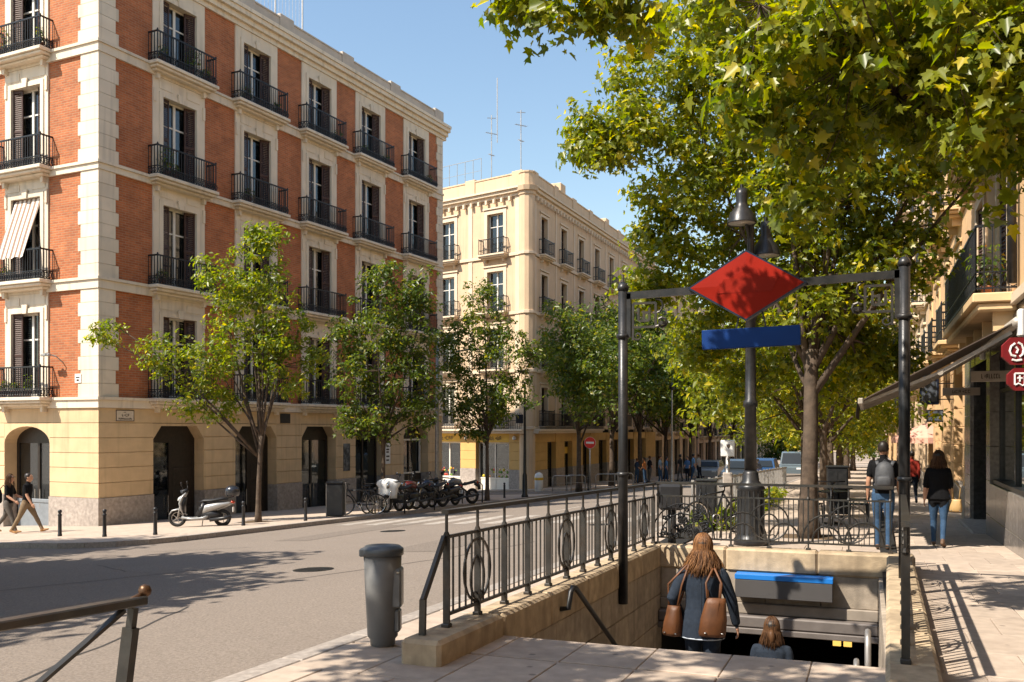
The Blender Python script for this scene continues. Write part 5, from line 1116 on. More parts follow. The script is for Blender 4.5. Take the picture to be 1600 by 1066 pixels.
# tall street light with LED arm; slim lamp posts
t = thing('street_light', 'tall grey street light with a long arm by the far end of the brick house', 'street lamp', gat(683, 40)); mb = MB(); mb.tube([(0, 0, -.1), (0, 0, .9), (0, 0, 3.6), (0, 0, 7.4)], [.11, .10, .085, .06], 12); mb.obj('pole', ALU, t, True)
mb = MB(); mb.tube([(0, 0, 6.3), (1.2*CA, 1.2*SA, 6.55), (2.2*CA, 2.2*SA, 6.6)], .035, 8); mb.obj('arm', ALU, t, True); mb = MB(); mb.tube([(2.1*CA, 2.1*SA, 6.6), (2.4*CA, 2.4*SA, 6.63), (2.75*CA, 2.75*SA, 6.6)], [(.05, .1), (.05, .16), (.02, .08)], 10); mb.obj('lamp_head', SILVER, t, True)
for px, d, h, lab in ((820, 42, 5.2, 'slim dark post in front of the cream shop corner'), (1050, 60, 6.0, 'thin pale pole beside the group of people'), (1272, 24, 7.0, 'thin grey pole right behind the plane tree trunk')):
    t = thing('lamp_post', lab, 'street lamp', gat(px, d)); mb = MB(); mb.lathe([(.16, 0), (.16, .08), (.12, .15), (.11, 1.0), (.075, 1.1), (.06, 3), (.045, h), (.02, h+.03)], 12); mb.obj('pole', DARKPOST if px == 820 else ALU, t, True); mb = MB(); mb.lathe([(.05, 0), (.16, .1), (.18, .25), (.1, .4), (.02, .48)], 12, (0, 0, h)); px != 820 and mb.obj('lantern', DARKPOST, t, True)
    if px == 820: mb = MB(); mb.cbox(-.42, -.08, -.02, .02, 3.35, 3.75, .01); mb.obj('street_name_plate', NAVY, t)
# big bin by the bicycles, white bin at cream shop
t = thing('waste_container', 'dark upright street bin at the head of the parked bicycles', 'bin', gat(525, 29.6), YAW); MB().cbox(-.26, .26, -.25, .25, .04, 1.05, .03).obj('body', mat('bin_dark', (.03, .032, .034), .5), t); MB().cbox(-.28, .28, -.27, .27, 1.053, 1.14, .03).obj('lid', BLACK, t)
mb = MB(); mb.cbox(-.32, -.29, -.03, .03, 0, 1.1, .006); mb.cbox(.29, .32, -.03, .03, 0, 1.1, .006); mb.obj('side_posts', ALU, t)
t = thing('litter_bin', 'white and yellow banded litter bin at the cream shop corner', 'litter bin', gat(842, 51)); mb = MB(); mb.lathe([(.2, 0), (.22, .02), (.24, .8), (.2, .95), (.08, 1.03), (.001, 1.04)], 18); mb.obj('body', WHITE, t, True); mb = MB(); mb.lathe([(.245, .62), (.25, .64), (.25, .74), (.245, .76)], 18); mb.obj('band', YEL, t, True)
# hoop racks
def hoops(lst):
    for px, d, w, lab in lst:
        t = thing('bike_hoop', lab, 'bike rack', gat(px, d), YAW, 'bike hoops'); mb = MB(); mb.tube([(-w/2, 0, -.05), (-w/2, 0, .72), (-w/2+.08, 0, .82), (w/2-.08, 0, .82), (w/2, 0, .72), (w/2, 0, -.05)], .026, 8); mb.obj('hoop', DARKPOST if px < 800 else ALU, t, True); mb = MB(); mb.bar((-w/2, 0, .42), (w/2, 0, .42), .02); mb.obj('cross_bar', DARKPOST if px < 800 else ALU, t)
hoops([(560, 30.6, 1.1, 'dark hoop rack in front of the first bicycle'), (607, 31.6, 1.1, 'dark hoop rack under the white covered seat'), (655, 33.5, 1.1, 'dark hoop rack among the motorcycles'), (738, 37.3, .8, 'tall dark hoop rack behind the last motorcycle'), (878, 50, 1.0, 'pale hoop rack left of the no entry sign'), (900, 50.5, 1.0, 'pale hoop rack just beside the no entry pole'), (948, 51, 1.2, 'pale hoop rack right of the no entry sign'), (975, 51.5, 1.0, 'pale hoop rack before the arch post')])
# low fence along the kerb behind the stairwell
FN = thing('kerb_fence', 'pale metal kerb fence receding behind the lamp post', 'fence', (0, 0, 0))
for i in range(22):
    v = 20.5+i*1.15; z = gz(-3.6, v); mb = MB(); mb.bar((-3.6, v, z), (-3.6, v, z+1.0), .06, .05); mb.obj('post', ALU, FN)
    mb = MB(); mb.bar((-3.6, v+.03, z+.95), (-3.6, v+1.12, z+.95-SV*1.1), .04); mb.bar((-3.6, v+.03, z+.2), (-3.6, v+1.12, z+.2-SV*1.1), .03)
    for k in range(1, 5): mb.bar((-3.6, v+.23*k, z+.2), (-3.6, v+.23*k, z+.95), .02)
    mb.obj('fence_panel', ALU, FN)
# planting strip at the foot of the fence
rng = np.random.default_rng(5); n = 2600; pos = np.stack([rng.uniform(-3.45, -2.7, n), rng.uniform(19, 34, n), np.zeros(n)], 1); pos[:, 2] = -SV*pos[:, 1]+rng.uniform(.0, .35, n)
o = place('low_planting', leaf_mesh('low_planting', pos, rng.normal(size=(n, 3))+np.array([0, 0, .7]), .2, LEAF_B, False, rng)); tag(o, 'low green planting at the foot of the kerb fence', 'planting', None, 'stuff')
# terrace tables, chairs, stacked dark boxes and a cabinet behind the railing
def cabinet(px, d, w, h, dp, label, m=BLACK, name='street_cabinet'):
    t = thing(name, label, 'cabinet', gat(px, d), YAW*.3); MB().cbox(-w/2, w/2, -dp/2, dp/2, .06, h, .02).obj('body', m, t); MB().cbox(-w/2-.02, w/2+.02, -dp/2-.02, dp/2+.02, h+.002, h+.05, .012).obj('top', m, t)
    mb = MB(); mb.box(-w/2+.04, -.01, -dp/2-.012, -dp/2, .14, h-.08); mb.box(.01, w/2-.04, -dp/2-.012, -dp/2, .14, h-.08); mb.obj('door', DARKPOST, t); return t
cabinet(1104, 19.5, .42, 1.0, .35, 'narrow dark cabinet left of the lamp base')
t = thing('pole_box', 'dark meter box on a short post at the railing corner', 'meter box', gat(1048, 15.9), YAW*.4); MB().cbox(-.2, .2, -.14, .14, .62, 1.06, .04).obj('box', BLACK, t); mb = MB(); mb.tube([(0.02, 0, 0), (0.02, 0, .64)], .07, 10); mb.obj('post', DARKPOST, t, True); mb = MB(); mb.tube([(-.2, -.05, .85), (-.225, -.05, .85)], .13, 16); mb.obj('glass_lens', SILVER, t, True)
def chair(u, v, rot, lab):
    t = thing('terrace_chair', lab, 'chair', gp(u, v), rot, 'terrace chairs'); MB().cbox(-.21, .21, -.21, .21, .44, .47, .01).obj('seat', BLACK, t)
    mb = MB(); mb.cbox(-.21, .21, .19, .215, .6, .88, .01); mb.bar((-.19, .2, .45), (-.19, .21, .7), .025); mb.bar((.19, .2, .45), (.19, .21, .7), .025); mb.obj('backrest', BLACK, t)
    for sx in (-1, 1):
        for sy in (-1, 1): mb = MB(); mb.bar((sx*.18, sy*.18, .44), (sx*.2, sy*.2, 0), .024); mb.obj('leg', BLACK, t)
def table(u, v, lab):
    t = thing('terrace_table', lab, 'table', gp(u, v)); mb = MB(); mb.lathe([(.34, .72), (.35, .725), (.35, .745), (.34, .75)], 20); mb.obj('top', BLACK, t); mb = MB(); mb.lathe([(.2, 0), (.2, .02), (.03, .05), (.025, .72)], 12); mb.obj('pedestal', DARKPOST, t, True)
table(-.75, 22.6, 'round black terrace table behind the plane tree'); chair(-1.2, 22.4, 1.4, 'black chair on the trunk side of the terrace table'); chair(-.2, 22.9, -1.5, 'black chair on the house side of the terrace table'); table(-.7, 25.0, 'farther round black terrace table'); chair(-.2, 25.2, -1.4, 'black chair at the farther terrace table'); chair(-1.15, 24.8, 1.3, 'second black chair at the farther terrace table')
cabinet(1308, 24, .5, 1.25, .5, 'tall dark terrace planter box right of the tree', BLACK, 'planter_box')
# parasol
t = thing('parasol', 'faded pink parasol open over the footway', 'parasol', gat(1447, 36)); mb = MB(); n = 8
ring_ = [(1.25*math.cos(2*PI*i/n), 1.25*math.sin(2*PI*i/n), 2.28) for i in range(n)]; mb.add([(0, 0, 2.85)]+ring_, [(0, 1+i, 1+(i+1) % n) for i in range(n)]); low = [(x*1.01, y*1.01, 2.06) for x, y, z in ring_]; mb.add(ring_+low, [(i, n+i, n+(i+1) % n, (i+1) % n) for i in range(n)]); mb.obj('canopy', mat('pink_canvas', (.60, .33, .25), .9, .06, 4, .1), t)
mb = MB(); mb.tube([(0, 0, 0), (0, 0, 2.9)], .025, 8); mb.obj('pole', ALU, t, True); mb = MB(); mb.lathe([(.3, 0), (.3, .06), (.08, .1), (.05, .3)], 14); mb.obj('base', GRANITE, t)
for i in range(n):
    mb = MB(); mb.bar((0, 0, 2.78), (ring_[i][0]*.98, ring_[i][1]*.98, 2.26), .015); mb.obj('rib', ALU, t)

# ------------------------------------------------------------------ vehicles
def wheel(t, c, r, w, spokes=6, rimm=ALU, name='wheel', tyre=.055, n=24):
    mb = MB(); c = Vector(c); mb.tube([c+Vector((r*math.cos(2*PI*i/n)*(1-tyre/r*.5), 0, r*math.sin(2*PI*i/n)*(1-tyre/r*.5))) for i in range(n)], [(tyre*.5, w*.5)]*n if False else tyre*.55, 8, 0, closed=True); o = mb.obj(name, RUBBER, t, True)
    g = MB(); g.ring(c, r-tyre*1.1, r-tyre*1.1, .012, n)
    for i in range(spokes): a = 2*PI*i/spokes; g.bar(c, c+Vector(((r-tyre)*math.cos(a), 0, (r-tyre)*math.sin(a))), .014 if spokes < 10 else .005, .02 if spokes < 10 else .005)
    g.tube([c+Vector((0, -w*.6, 0)), c+Vector((0, w*.6, 0))], .035, 8); g.obj('rim', rimm, o)
    return o
SEATM = mat('seat_vinyl', (.014, .015, .018), .5, .15, 10, .1)
def scooter(loc, rot, label, body, cat='scooter', box=True, sc=1.0, group=None):
    t = thing('motor_scooter', label, cat, loc, rot, group, sc)               # front towards -x
    wheel(t, (-.64, 0, .25), .25, .1, 5, ALU, 'wheel', .08); wheel(t, (.62, 0, .245), .245, .12, 5, ALU, 'wheel', .09)
    mb = MB(); mb.tube([(-.86, 0, .35), (-.78, 0, .46), (-.62, 0, .50), (-.46, 0, .44), (-.38, 0, .33)], [(.02, .05), (.03, .075), (.03, .085), (.03, .075), (.02, .05)], 10, side=(0, 0, 1)); mb.obj('mudguard', body, t, True)
    mb = MB(); mb.tube([(-.62, .07, .25), (-.56, .07, .55), (-.46, 0, .8)], .02, 8); mb.tube([(-.62, -.07, .25), (-.56, -.07, .55), (-.46, 0, .8)], .02, 8); mb.obj('fork', ALU, t, True)
    mb = MB(); mb.tube([(-.44, 0, .34), (-.50, 0, .50), (-.53, 0, .68), (-.47, 0, .86), (-.38, 0, .97)], [(.03, .13), (.05, .20), (.06, .22), (.06, .17), (.04, .08)], 12, side=(1, 0, 0)); mb.obj('leg_shield', body, t, True)
    mb = MB(); mb.tube([(-.60, 0, .74), (-.57, 0, .80), (-.52, 0, .86)], [(.04, .07), (.05, .09), (.03, .06)], 10); mb.obj('headlight', mat('lamp_lens', (.7, .7, .68), .1, .03, 3, 0), t, True)
    mb = MB(); mb.tube([(-.5, 0, .27), (-.2, 0, .23), (.1, 0, .25), (.25, 0, .32)], [(.05, .14), (.05, .17), (.06, .17), (.08, .14)], 12, side=(0, 0, 1)); mb.obj('footboard', body, t, True)
    mb = MB(); mb.tube([(.06, 0, .38), (.2, 0, .52), (.5, 0, .60), (.8, 0, .66), (.92, 0, .68)], [(.12, .12), (.15, .16), (.12, .16), (.07, .11), (.03, .05)], 14, side=(0, 0, 1)); mb.obj('tail_body', body, t, True)
    mb = MB(); mb.tube([(.0, 0, .70), (.12, 0, .74), (.35, 0, .75), (.62, 0, .80), (.78, 0, .80)], [(.03, .08), (.05, .13), (.05, .15), (.05, .14), (.03, .08)], 12, side=(0, 0, 1)); mb.obj('seat', SEATM, t, True)
    mb = MB(); mb.tube([(-.04, 0, .30), (.06, 0, .50), (.14, 0, .68)], [(.10, .14), (.13, .15), (.10, .12)], 12, side=(1, 0, 0)); mb.tube([(-.46, 0, .40), (-.46, 0, .60), (-.41, 0, .84)], [(.05, .15), (.05, .17), (.04, .12)], 12, side=(1, 0, 0)); mb.tube([(.05, 0, .35), (.35, 0, .34), (.62, 0, .26)], [(.14, .13), (.16, .15), (.10, .13)], 12, side=(0, 0, 1)); mb.tube([(.3, -.15, .2), (.7, -.17, .25), (.9, -.17, .3)], .05, 8); mb.obj('engine', BLACK, t, True)
    mb = MB(); mb.tube([(-.42, -.33, .99), (-.40, -.12, 1.02), (-.40, .12, 1.02), (-.42, .33, .99)], .016, 8); mb.tube([(-.42, -.33, .99), (-.41, -.22, 1.0)], .024, 8); mb.tube([(-.42, .33, .99), (-.41, .22, 1.0)], .024, 8); mb.tube([(-.52, 0, .96), (-.36, 0, 1.04)], [.09, .06], 10); mb.obj('handlebar', SEATM, t, True)
    for sy in (-1, 1):
        mb = MB(); mb.tube([(-.41, sy*.2, 1.02), (-.44, sy*.3, 1.2)], .008, 6); mb.tube([(-.455, sy*.31, 1.24), (-.44, sy*.31, 1.24)], .06, 12); mb.obj('mirror', BLACK, t, True)
    mb = MB(); mb.tube([(.88, 0, .72), (.96, 0, .68)], [(.05, .09), (.04, .08)], 10); mb.obj('tail_light', mat('tail_red', (.45, .05, .02), .25, .05, 3, 0), t, True)
    mb = MB(); mb.cbox(.92, .94, -.09, .09, .42, .56, .005); mb.obj('number_plate', WHITE, t); mb = MB(); mb.bar((.05, .12, .25), (.0, .2, .0), .02); mb.obj('kick_stand', ALU, t)
    if box:
        mb = MB(); mb.bar((.7, 0, .8), (.95, 0, .86), .18, .02); mb.obj('rack', BLACK, t)
        mb = MB(); mb.tube([(.90, 0, .87), (.90, 0, .92), (.90, 0, 1.02), (.90, 0, 1.12), (.90, 0, 1.17)], [.16, .2, .215, .18, .08], 16); mb.obj('top_box', mat('top_box_black', (.02, .022, .028), .25, .1, 5, 0, coat=.4), t, True)
    return t
sp_ = gat(313, 26.6); scooter(sp_, YAW+.08, 'silver scooter with a black top box parked before the brick house', SILVER, 'scooter')
def motorcycle(loc, rot, label, tank, sc=1.0, cover=None):
    t = thing('motorcycle', label, 'motorcycle', loc, rot, 'motorcycles parked along the kerb', sc)
    wheel(t, (-.72, 0, .31), .31, .11, 6, ALU, 'wheel', .09); wheel(t, (.68, 0, .31), .31, .14, 6, ALU, 'wheel', .11)
    mb = MB(); 
    for sy in (-.09, .09): mb.tube([(-.72, sy, .31), (-.50, sy, .98)], .026, 8)
    mb.obj('fork', CHROME, t, True); mb = MB(); mb.tube([(-.45, 0, .82), (-.25, 0, .92), (.02, 0, .88), (.15, 0, .78)], [(.08, .08), (.14, .15), (.13, .15), (.06, .09)], 12, side=(0, 0, 1)); mb.obj('tank', tank, t, True)
    mb = MB(); mb.tube([(.08, 0, .80), (.3, 0, .78), (.6, 0, .84), (.88, 0, .92)], [(.04, .1), (.05, .14), (.05, .13), (.03, .07)], 12, side=(0, 0, 1)); mb.obj('seat', SEATM, t, True)
    mb = MB(); mb.cbox(-.3, .2, -.15, .15, .3, .62, .05); mb.tube([(-.05, -.14, .45), (-.05, .14, .45)], .14, 12); mb.tube([(-.2, -.16, .35), (.3, -.18, .3), (.85, -.18, .38)], [.03, .04, .055], 8); mb.obj('engine', BLACK, t, True)
    mb = MB(); mb.bar((-.5, 0, .85), (.1, 0, .55), .06); mb.bar((.1, 0, .7), (.68, 0, .32), .06); mb.bar((.1, 0, .75), (.7, 0, .82), .05); mb.obj('frame', BLACK, t)
    mb = MB(); mb.tube([(-.45, -.38, 1.06), (-.5, -.15, 1.05), (-.5, .15, 1.05), (-.45, .38, 1.06)], .018, 8); mb.obj('handlebar', BLACK, t, True); mb = MB(); mb.tube([(-.58, 0, .92), (-.66, 0, .92)], [.06, .1], 12); mb.obj('headlight', CHROME, t, True)
    mb = MB(); mb.tube([(.80, 0, .80), (1.0, 0, .72), (1.05, 0, .55)], [(.03, .07), (.03, .08), (.02, .07)], 8); mb.obj('mudguard', BLACK, t, True); mb = MB(); mb.tube([(.92, 0, .84), (.96, 0, .83)], [(.04, .06)]*2, 8); mb.obj('tail_light', MATS['tail_red'], t)
    for sy in (-1, 1): mb = MB(); mb.tube([(-.47, sy*.3, 1.07), (-.44, sy*.36, 1.25)], .008, 6); mb.tube([(-.445, sy*.36, 1.29), (-.43, sy*.36, 1.29)], .055, 10); mb.obj('mirror', BLACK, t, True)
    return t
def bicycle(loc, rot, label, m, group='bicycles on the racks'):
    t = thing('bicycle', label, 'bicycle', loc, rot, group); wheel(t, (-.52, 0, .34), .34, .05, 18, CHROME, 'wheel', .035); wheel(t, (.52, 0, .34), .34, .05, 18, CHROME, 'wheel', .035)
    mb = MB(); 
    for a, b in (((-.38, .82), (-.05, .32)), ((-.36, .78), (.18, .84)), ((.18, .86), (-.05, .32)), ((-.05, .32), (.52, .34)), ((.18, .78), (.52, .34)), ((-.40, .9), (-.52, .34))): mb.tube([(a[0], 0, a[1]), (b[0], 0, b[1])], .02, 8)
    mb.obj('frame', m, t, True); mb = MB(); mb.tube([(.08, 0, .94), (.2, 0, .95), (.33, 0, .96)], [(.02, .03), (.03, .05), (.03, .08)], 8, side=(0, 0, 1)); mb.tube([(.19, 0, .84), (.2, 0, .94)], .014, 6); mb.obj('saddle', SEATM, t, True)
    mb = MB(); mb.tube([(-.40, 0, .88), (-.42, 0, 1.0)], .015, 6); mb.tube([(-.36, -.28, 1.02), (-.44, -.1, 1.01), (-.44, .1, 1.01), (-.36, .28, 1.02)], .014, 6); mb.obj('handlebar', BLACK, t, True); mb = MB(); mb.ring((-.05, -.04, .32), .09, .09, .012, 14); mb.bar((-.05, -.06, .32), (.03, -.06, .18), .02); mb.bar((-.05, .06, .32), (-.13, .06, .46), .02); mb.obj('crank', CHROME, t)
    return t
bicycle(gat(1120, 18.2), YAW+.5, 'bicycle leaning behind the back railing of the stairwell', DARKPOST); bicycle(gat(1300, 20.5), YAW+1.2, 'bicycle parked by the terrace furniture', BLACK)
bicycle(gat(563, 30.4), YAW+.25, 'dark bicycle first in the rack beside the grey bin', BLACK); bicycle(gat(590, 31.6), YAW+1.0, 'second bicycle tucked behind the first in the rack', DARKPOST)
motorcycle(gat(622, 31.9), YAW+1.1, 'dark motorcycle under the white covered seat, nearest the bicycles', BLACK); motorcycle(gat(645, 32.8), YAW+1.0, 'dark motorcycle with red engine trim in the middle of the row', mat('deep_red_paint', (.10, .012, .010), .3, .1, 4, 0, coat=.4)); motorcycle(gat(672, 33.8), YAW+.9, 'navy motorcycle with white headlamp cowl', mat('navy_paint', (.015, .025, .06), .3, .1, 4, 0, coat=.4))
scooter(gat(694, 35.0), YAW+.9, 'dark scooter second from the end of the kerb row', mat('graphite_paint', (.03, .03, .035), .3, .1, 4, 0, coat=.4), 'scooter', False, 1.02, None); motorcycle(gat(716, 36.0), YAW+.7, 'black motorcycle with pale seat cover, last of the kerb row', mat('grey_paint', (.16, .16, .16), .3, .1, 4, 0, coat=.4))
t = thing('white_cover', 'white sheet draped over a parked motorcycle seat', 'cover', gat(607, 31.5), YAW); mb = MB(); mb.tube([(-.02, 0, .48), (-.02, 0, .66), (0, 0, .84), (0, 0, .98), (0, 0, 1.10), (0, 0, 1.15)], [(.30, .16), (.31, .18), (.33, .19), (.42, .20), (.30, .14), (.08, .06)], 22); 
for i, p in enumerate(mb.v): p.x += .02*math.sin(i*1.7); p.y += .02*math.cos(i*2.3)
mb.obj('sheet', WHITE, t, True); mb = MB(); mb.tube([(-.28, -.2, .5), (-.3, -.2, 0.02)], .02, 6); mb.tube([(.28, .2, .5), (.3, .2, 0.02)], .02, 6); mb.obj('stand', DARKPOST, t)
# cars up the street
def car(px, d, rot, label, paint, h=1.5, L=4.3, road=True):
    p = gat(px, d, True); t = thing('parked_car', label, 'car', p, rot, 'cars up the street'); w = .88
    prof = [(-L/2, .3), (-L/2, .75), (-L/2+.15, .86), (-L/2+1.0, .98), (-L/2+1.5, h-.08), (-L/2+2.0, h), (L/2-.9, h-.02), (L/2-.25, .95), (L/2, .8), (L/2, .3)]
    mb = MB(); n = len(prof); vs = []
    for x, z in prof: k = 1 if z < 1.0 else .86; vs += [(x, -w*k, z), (x, w*k, z)]
    mb.add(vs, [tuple(2*i for i in range(n))[::-1], tuple(2*i+1 for i in range(n))]+[(2*i, 2*i+1, 2*((i+1) % n)+1, 2*((i+1) % n)) for i in range(n)][::-1]); mb.obj('body', paint, t)
    CG = MATS.get('car_glass') or mat('car_glass', (.02, .025, .03), .25, .05, 3, 0, spec=.25)
    g = MB(); g.add([(-L/2+1.06, -w*.86, 1.02), (-L/2+1.06, w*.86, 1.02), (-L/2+1.50, w*.74, h-.13), (-L/2+1.50, -w*.74, h-.13)], [(0, 3, 2, 1)]); 
    for p_ in g.v: p_.x -= .06; p_.z += .03
    g.obj('windscreen', CG, t); g = MB(); g.add([(L/2-.30, -w*.8, 1.0), (L/2-.30, w*.8, 1.0), (L/2-.82, w*.72, h-.1), (L/2-.82, -w*.72, h-.1)], [(0, 1, 2, 3)]); 
    for p_ in g.v: p_.x += .06; p_.z += .03
    g.obj('rear_window', CG, t)
    for sy in (-1, 1): g = MB(); y = sy*(w*.9+.01); g.add([(-L/2+1.25, sy*(w*.99+.004), 1.0), (L/2-.45, sy*(w*.99+.004), 1.0), (L/2-.95, sy*(w*.86+.012), h-.1), (-L/2+1.65, sy*(w*.86+.012), h-.12)], [(0, 1, 2, 3) if sy < 0 else (3, 2, 1, 0)]); g.obj('side_window', CG, t)
    for x in (-L/2+.8, L/2-.8):
        for sy in (-1, 1): wheel(t, (x, sy*.80, .31), .31, .2, 5, ALU, 'wheel', .1, 16)
    for sy in (-1, 1): mb = MB(); mb.cbox(-L/2-.015, -L/2+.05, sy*.6-.17, sy*.6+.17, .62, .76, .01); mb.obj('headlight', MATS['lamp_lens'], t)
car(1238, 74, PI/2+.02, 'pale blue grey van behind the plane tree trunk', mat('van_paint', (.10, .13, .15), .3, .05, 4, 0, coat=.4), 1.95, 4.6); car(1190, 56, PI/2, 'blue car half hidden behind the kerb fence', mat('blue_car_paint', (.02, .06, .15), .4, .05, 4, 0)); car(1160, 52, PI/2, 'dark car farther up the street', mat('dark_car_paint', (.03, .035, .04), .3, .05, 4, 0, coat=.4)); car(1262, 90, PI/2, 'white car right of the plane tree trunk', mat('white_car_paint', (.30, .30, .30), .3, .05, 4, 0, coat=.4)); car(1110, 75, PI/2, 'silver car parked by the far kerb', SILVER)

def hair_mat(name, c1, c2):
    m = bpy.data.materials.new(name); m.use_nodes = True; MATS[name] = m; N = m.node_tree.nodes; L = m.node_tree.links; b = N['Principled BSDF']
    geo = N.new('ShaderNodeNewGeometry'); rp = N.new('ShaderNodeValToRGB'); rp.color_ramp.elements[0].color = (*c1, 1); rp.color_ramp.elements[1].color = (*c2, 1)
    L.new(geo.outputs['Random Per Island'], rp.inputs['Fac']); L.new(rp.outputs['Color'], b.inputs['Base Color']); b.inputs['Roughness'].default_value = .55; b.inputs['Specular IOR Level'].default_value = .25; return m
# ------------------------------------------------------------------ people: one continuous surface each, grown from lofted limbs
def remesh(mb, voxel, smooth=4):
    me = mb.mesh('tmp', SKIN); o = bpy.data.objects.new('tmp', me); COL.objects.link(o)
    m = o.modifiers.new('r', 'REMESH'); m.mode = 'VOXEL'; m.voxel_size = voxel; m.adaptivity = 0
    s = o.modifiers.new('s', 'SMOOTH'); s.iterations = smooth; s.factor = .5
    dg = bpy.context.evaluated_depsgraph_get(); dg.update(); r = bpy.data.meshes.new_from_object(o.evaluated_get(dg))
    bpy.data.objects.remove(o); bpy.data.meshes.remove(me); return r
SKIN = mat('skin', (.46, .25, .16), .55, .08, 8, .03, coord='obj'); SKIN2 = mat('skin_tan', (.40, .21, .13), .55, .08, 8, .03, coord='obj')
def body_parts(k, pose, fem=False, jacket=False, sleeve=.5, hem=.80):
    """lofts of a standing figure 1.7*k tall, facing +y; returns list of (points, radii, tag)"""
    P = []; V = lambda x, y, z: Vector((x*k, y*k, z*k)); lean = pose.get('lean', 0.0)
    def tl(x, y, z): return V(x, y+(z-.9)*lean, z)                       # torso leans from the hip
    sh = (.192 if jacket else .175) if fem else .20; wst = .125 if fem else .15; hipw = .175 if fem else .165
    tz = [(.80, hipw*.96, .12), (.90, hipw, .125), (1.0, wst+.012, .105), (1.10, wst+.005, .10), (1.22, .155 if fem else .178, .115), (1.33, sh-.008, .108), (1.395, sh-.05, .085), (1.43, .07, .06)]
    if jacket: tz = [(hem, .215, .15), (.90, .205, .145), (1.02, .165, .125), (1.12, .163, .12), (1.24, .18, .13), (1.34, sh+.012, .12), (1.41, sh-.03, .09), (1.45, .07, .065)]
    P.append(([tl(0, 0, z) for z, a, b in tz if z >= (.88 if not jacket else .0)], [(a*k, b*k) for z, a, b in tz if z >= (.88 if not jacket else .0)], 'top'))
    P.append(([V(0, 0, .78), V(0, 0, .86), V(0, 0, .93)], [(hipw*.9*k, .115*k), (hipw*k, .125*k), (hipw*.95*k, .115*k)], 'legs'))
    hy = pose.get('head', 0.0)
    P.append(([tl(0, .0, 1.40), tl(0, .012, 1.50), tl(0, .02, 1.54)], [.058*k, .052*k, .05*k], 'skin'))
    hc = tl(0, .025, 1.595)
    P.append(([hc+V(0, .02, -.125), hc+V(0, .012, -.10), hc+V(0, .005, -.05), hc, hc+V(0, -.005, .05), hc+V(0, -.01, .085), hc+V(0, -.01, .108)], [(.03*k, .035*k), (.052*k, .065*k), (.068*k, .088*k), (.075*k, .097*k), (.070*k, .092*k), (.048*k, .065*k), (.015*k, .02*k)], 'skin'))
    P.append(([hc+V(0, .085, .01), hc+V(0, .112, -.025), hc+V(0, .09, -.04)], [.010*k, .015*k, .010*k], 'skin'))       # nose
    P.append(([hc+V(-.02, .082, -.068), hc+V(.02, .082, -.068)], [(.010*k, .008*k)]*2, 'skin'))
    for sx in (-1, 1): P.append(([hc+V(sx*.072, -.005, -.03), hc+V(sx*.084, -.012, 0), hc+V(sx*.076, -.012, .025)], [(.008*k, .014*k), (.009*k, .02*k), (.007*k, .014*k)], 'skin'))
    for side, sx in (('L', -1), ('R', 1)):
        a, b, sp = pose['arm'+side]                                        # swing, elbow bend, spread
        S = tl(sx*(sh-.022), 0, 1.362); ud = Vector((sx*math.sin(sp), math.sin(a)*math.cos(sp), -math.cos(a)*math.cos(sp))).normalized()
        fd = Vector((sx*math.sin(sp)*.5+pose.get('fin'+side, 0)*-sx, math.sin(a+b), -math.cos(a+b))).normalized()
        E = S+ud*.285*k; W = E+fd*.25*k; js = 1.22 if jacket else 1
        if sleeve >= 1:
            P.append(([S-ud*.055*k, S-ud*.035*k, S+ud*.03*k, S+ud*.09*k, E, E+fd*.08*k, W-fd*.01*k], [.012*k, .040*k*js, .054*k*js, .055*k*js, .046*k*js, .043*k*js, .034*k*js], 'top'))
        else:
            M_ = S.lerp(E, sleeve*1.25 if sleeve < .8 else 1.0)
            P.append(([S-ud*.055*k, S-ud*.035*k, S+ud*.03*k, S+ud*.09*k, M_], [.012*k, .036*k, .050*k, .054*k, .052*k], 'top'))
            P.append(([S.lerp(E, .35), E, E+fd*.09*k, W], [.046*k, .039*k, .039*k, .027*k], 'skin'))
        P.append(([W-fd*.03*k, W], [.027*k, .026*k], 'skin'))
        inw = Vector((-sx, .25, 0)); hp = W+fd*.045*k; sd = Vector((0, 1, 0))-fd*fd.y; sd.normalize()
        palm_n = fd.cross(sd).normalized()
        P.append(([W-fd*.01*k, W+fd*.03*k, W+fd*.075*k], [(.024*k, .018*k), (.036*k, .017*k), (.038*k, .014*k)], 'skin', sd))
        for f_, (o_, l_) in enumerate(((-.028, .062), (-.009, .072), (.010, .076), (.028, .066))):
            r0 = W+fd*.075*k+sd*o_*k; cu = palm_n*sx*-1
            P.append(([r0-fd*.015*k, r0+fd*l_*.45*k+cu*.004*k, r0+fd*l_*.8*k+cu*.022*k, r0+fd*l_*.85*k+cu*.035*k], [.0095*k, .009*k, .0085*k, .0075*k], 'skin'))
        th = W+fd*.02*k+sd*.03*k; P.append(([th-sd*.01*k, th+(fd*.025+sd*.018)*k, th+(fd*.055+sd*.02)*k], [.012*k, .011*k, .009*k], 'skin'))
        pose['_w'+side] = W; pose['_s'+side] = S
    feet = []
    for side, sx in (('L', -1), ('R', 1)):
        a, b = pose['leg'+side]; H = V(sx*.088, 0, .86); kd = Vector((0, math.sin(a), -math.cos(a))); sd_ = Vector((0, math.sin(a-b), -math.cos(a-b)))
        K = H+kd*.40*k; A = K+sd_*.40*k; tr = pose.get('trouser', 1.0)
        P.append(([H+V(0, 0, .03), H+kd*.08*k, H+kd*.24*k, K, K+sd_*.12*k, K+sd_*.28*k, A-sd_*(.0)*k], [(.088*k, .10*k), (.092*k, .105*k), (.078*k*tr, .085*k*tr), (.057*k*tr, .062*k*tr), (.056*k*tr, .063*k*tr), (.046*k*tr, .048*k*tr), (.043*k*tr, .047*k*tr)], 'legs'))
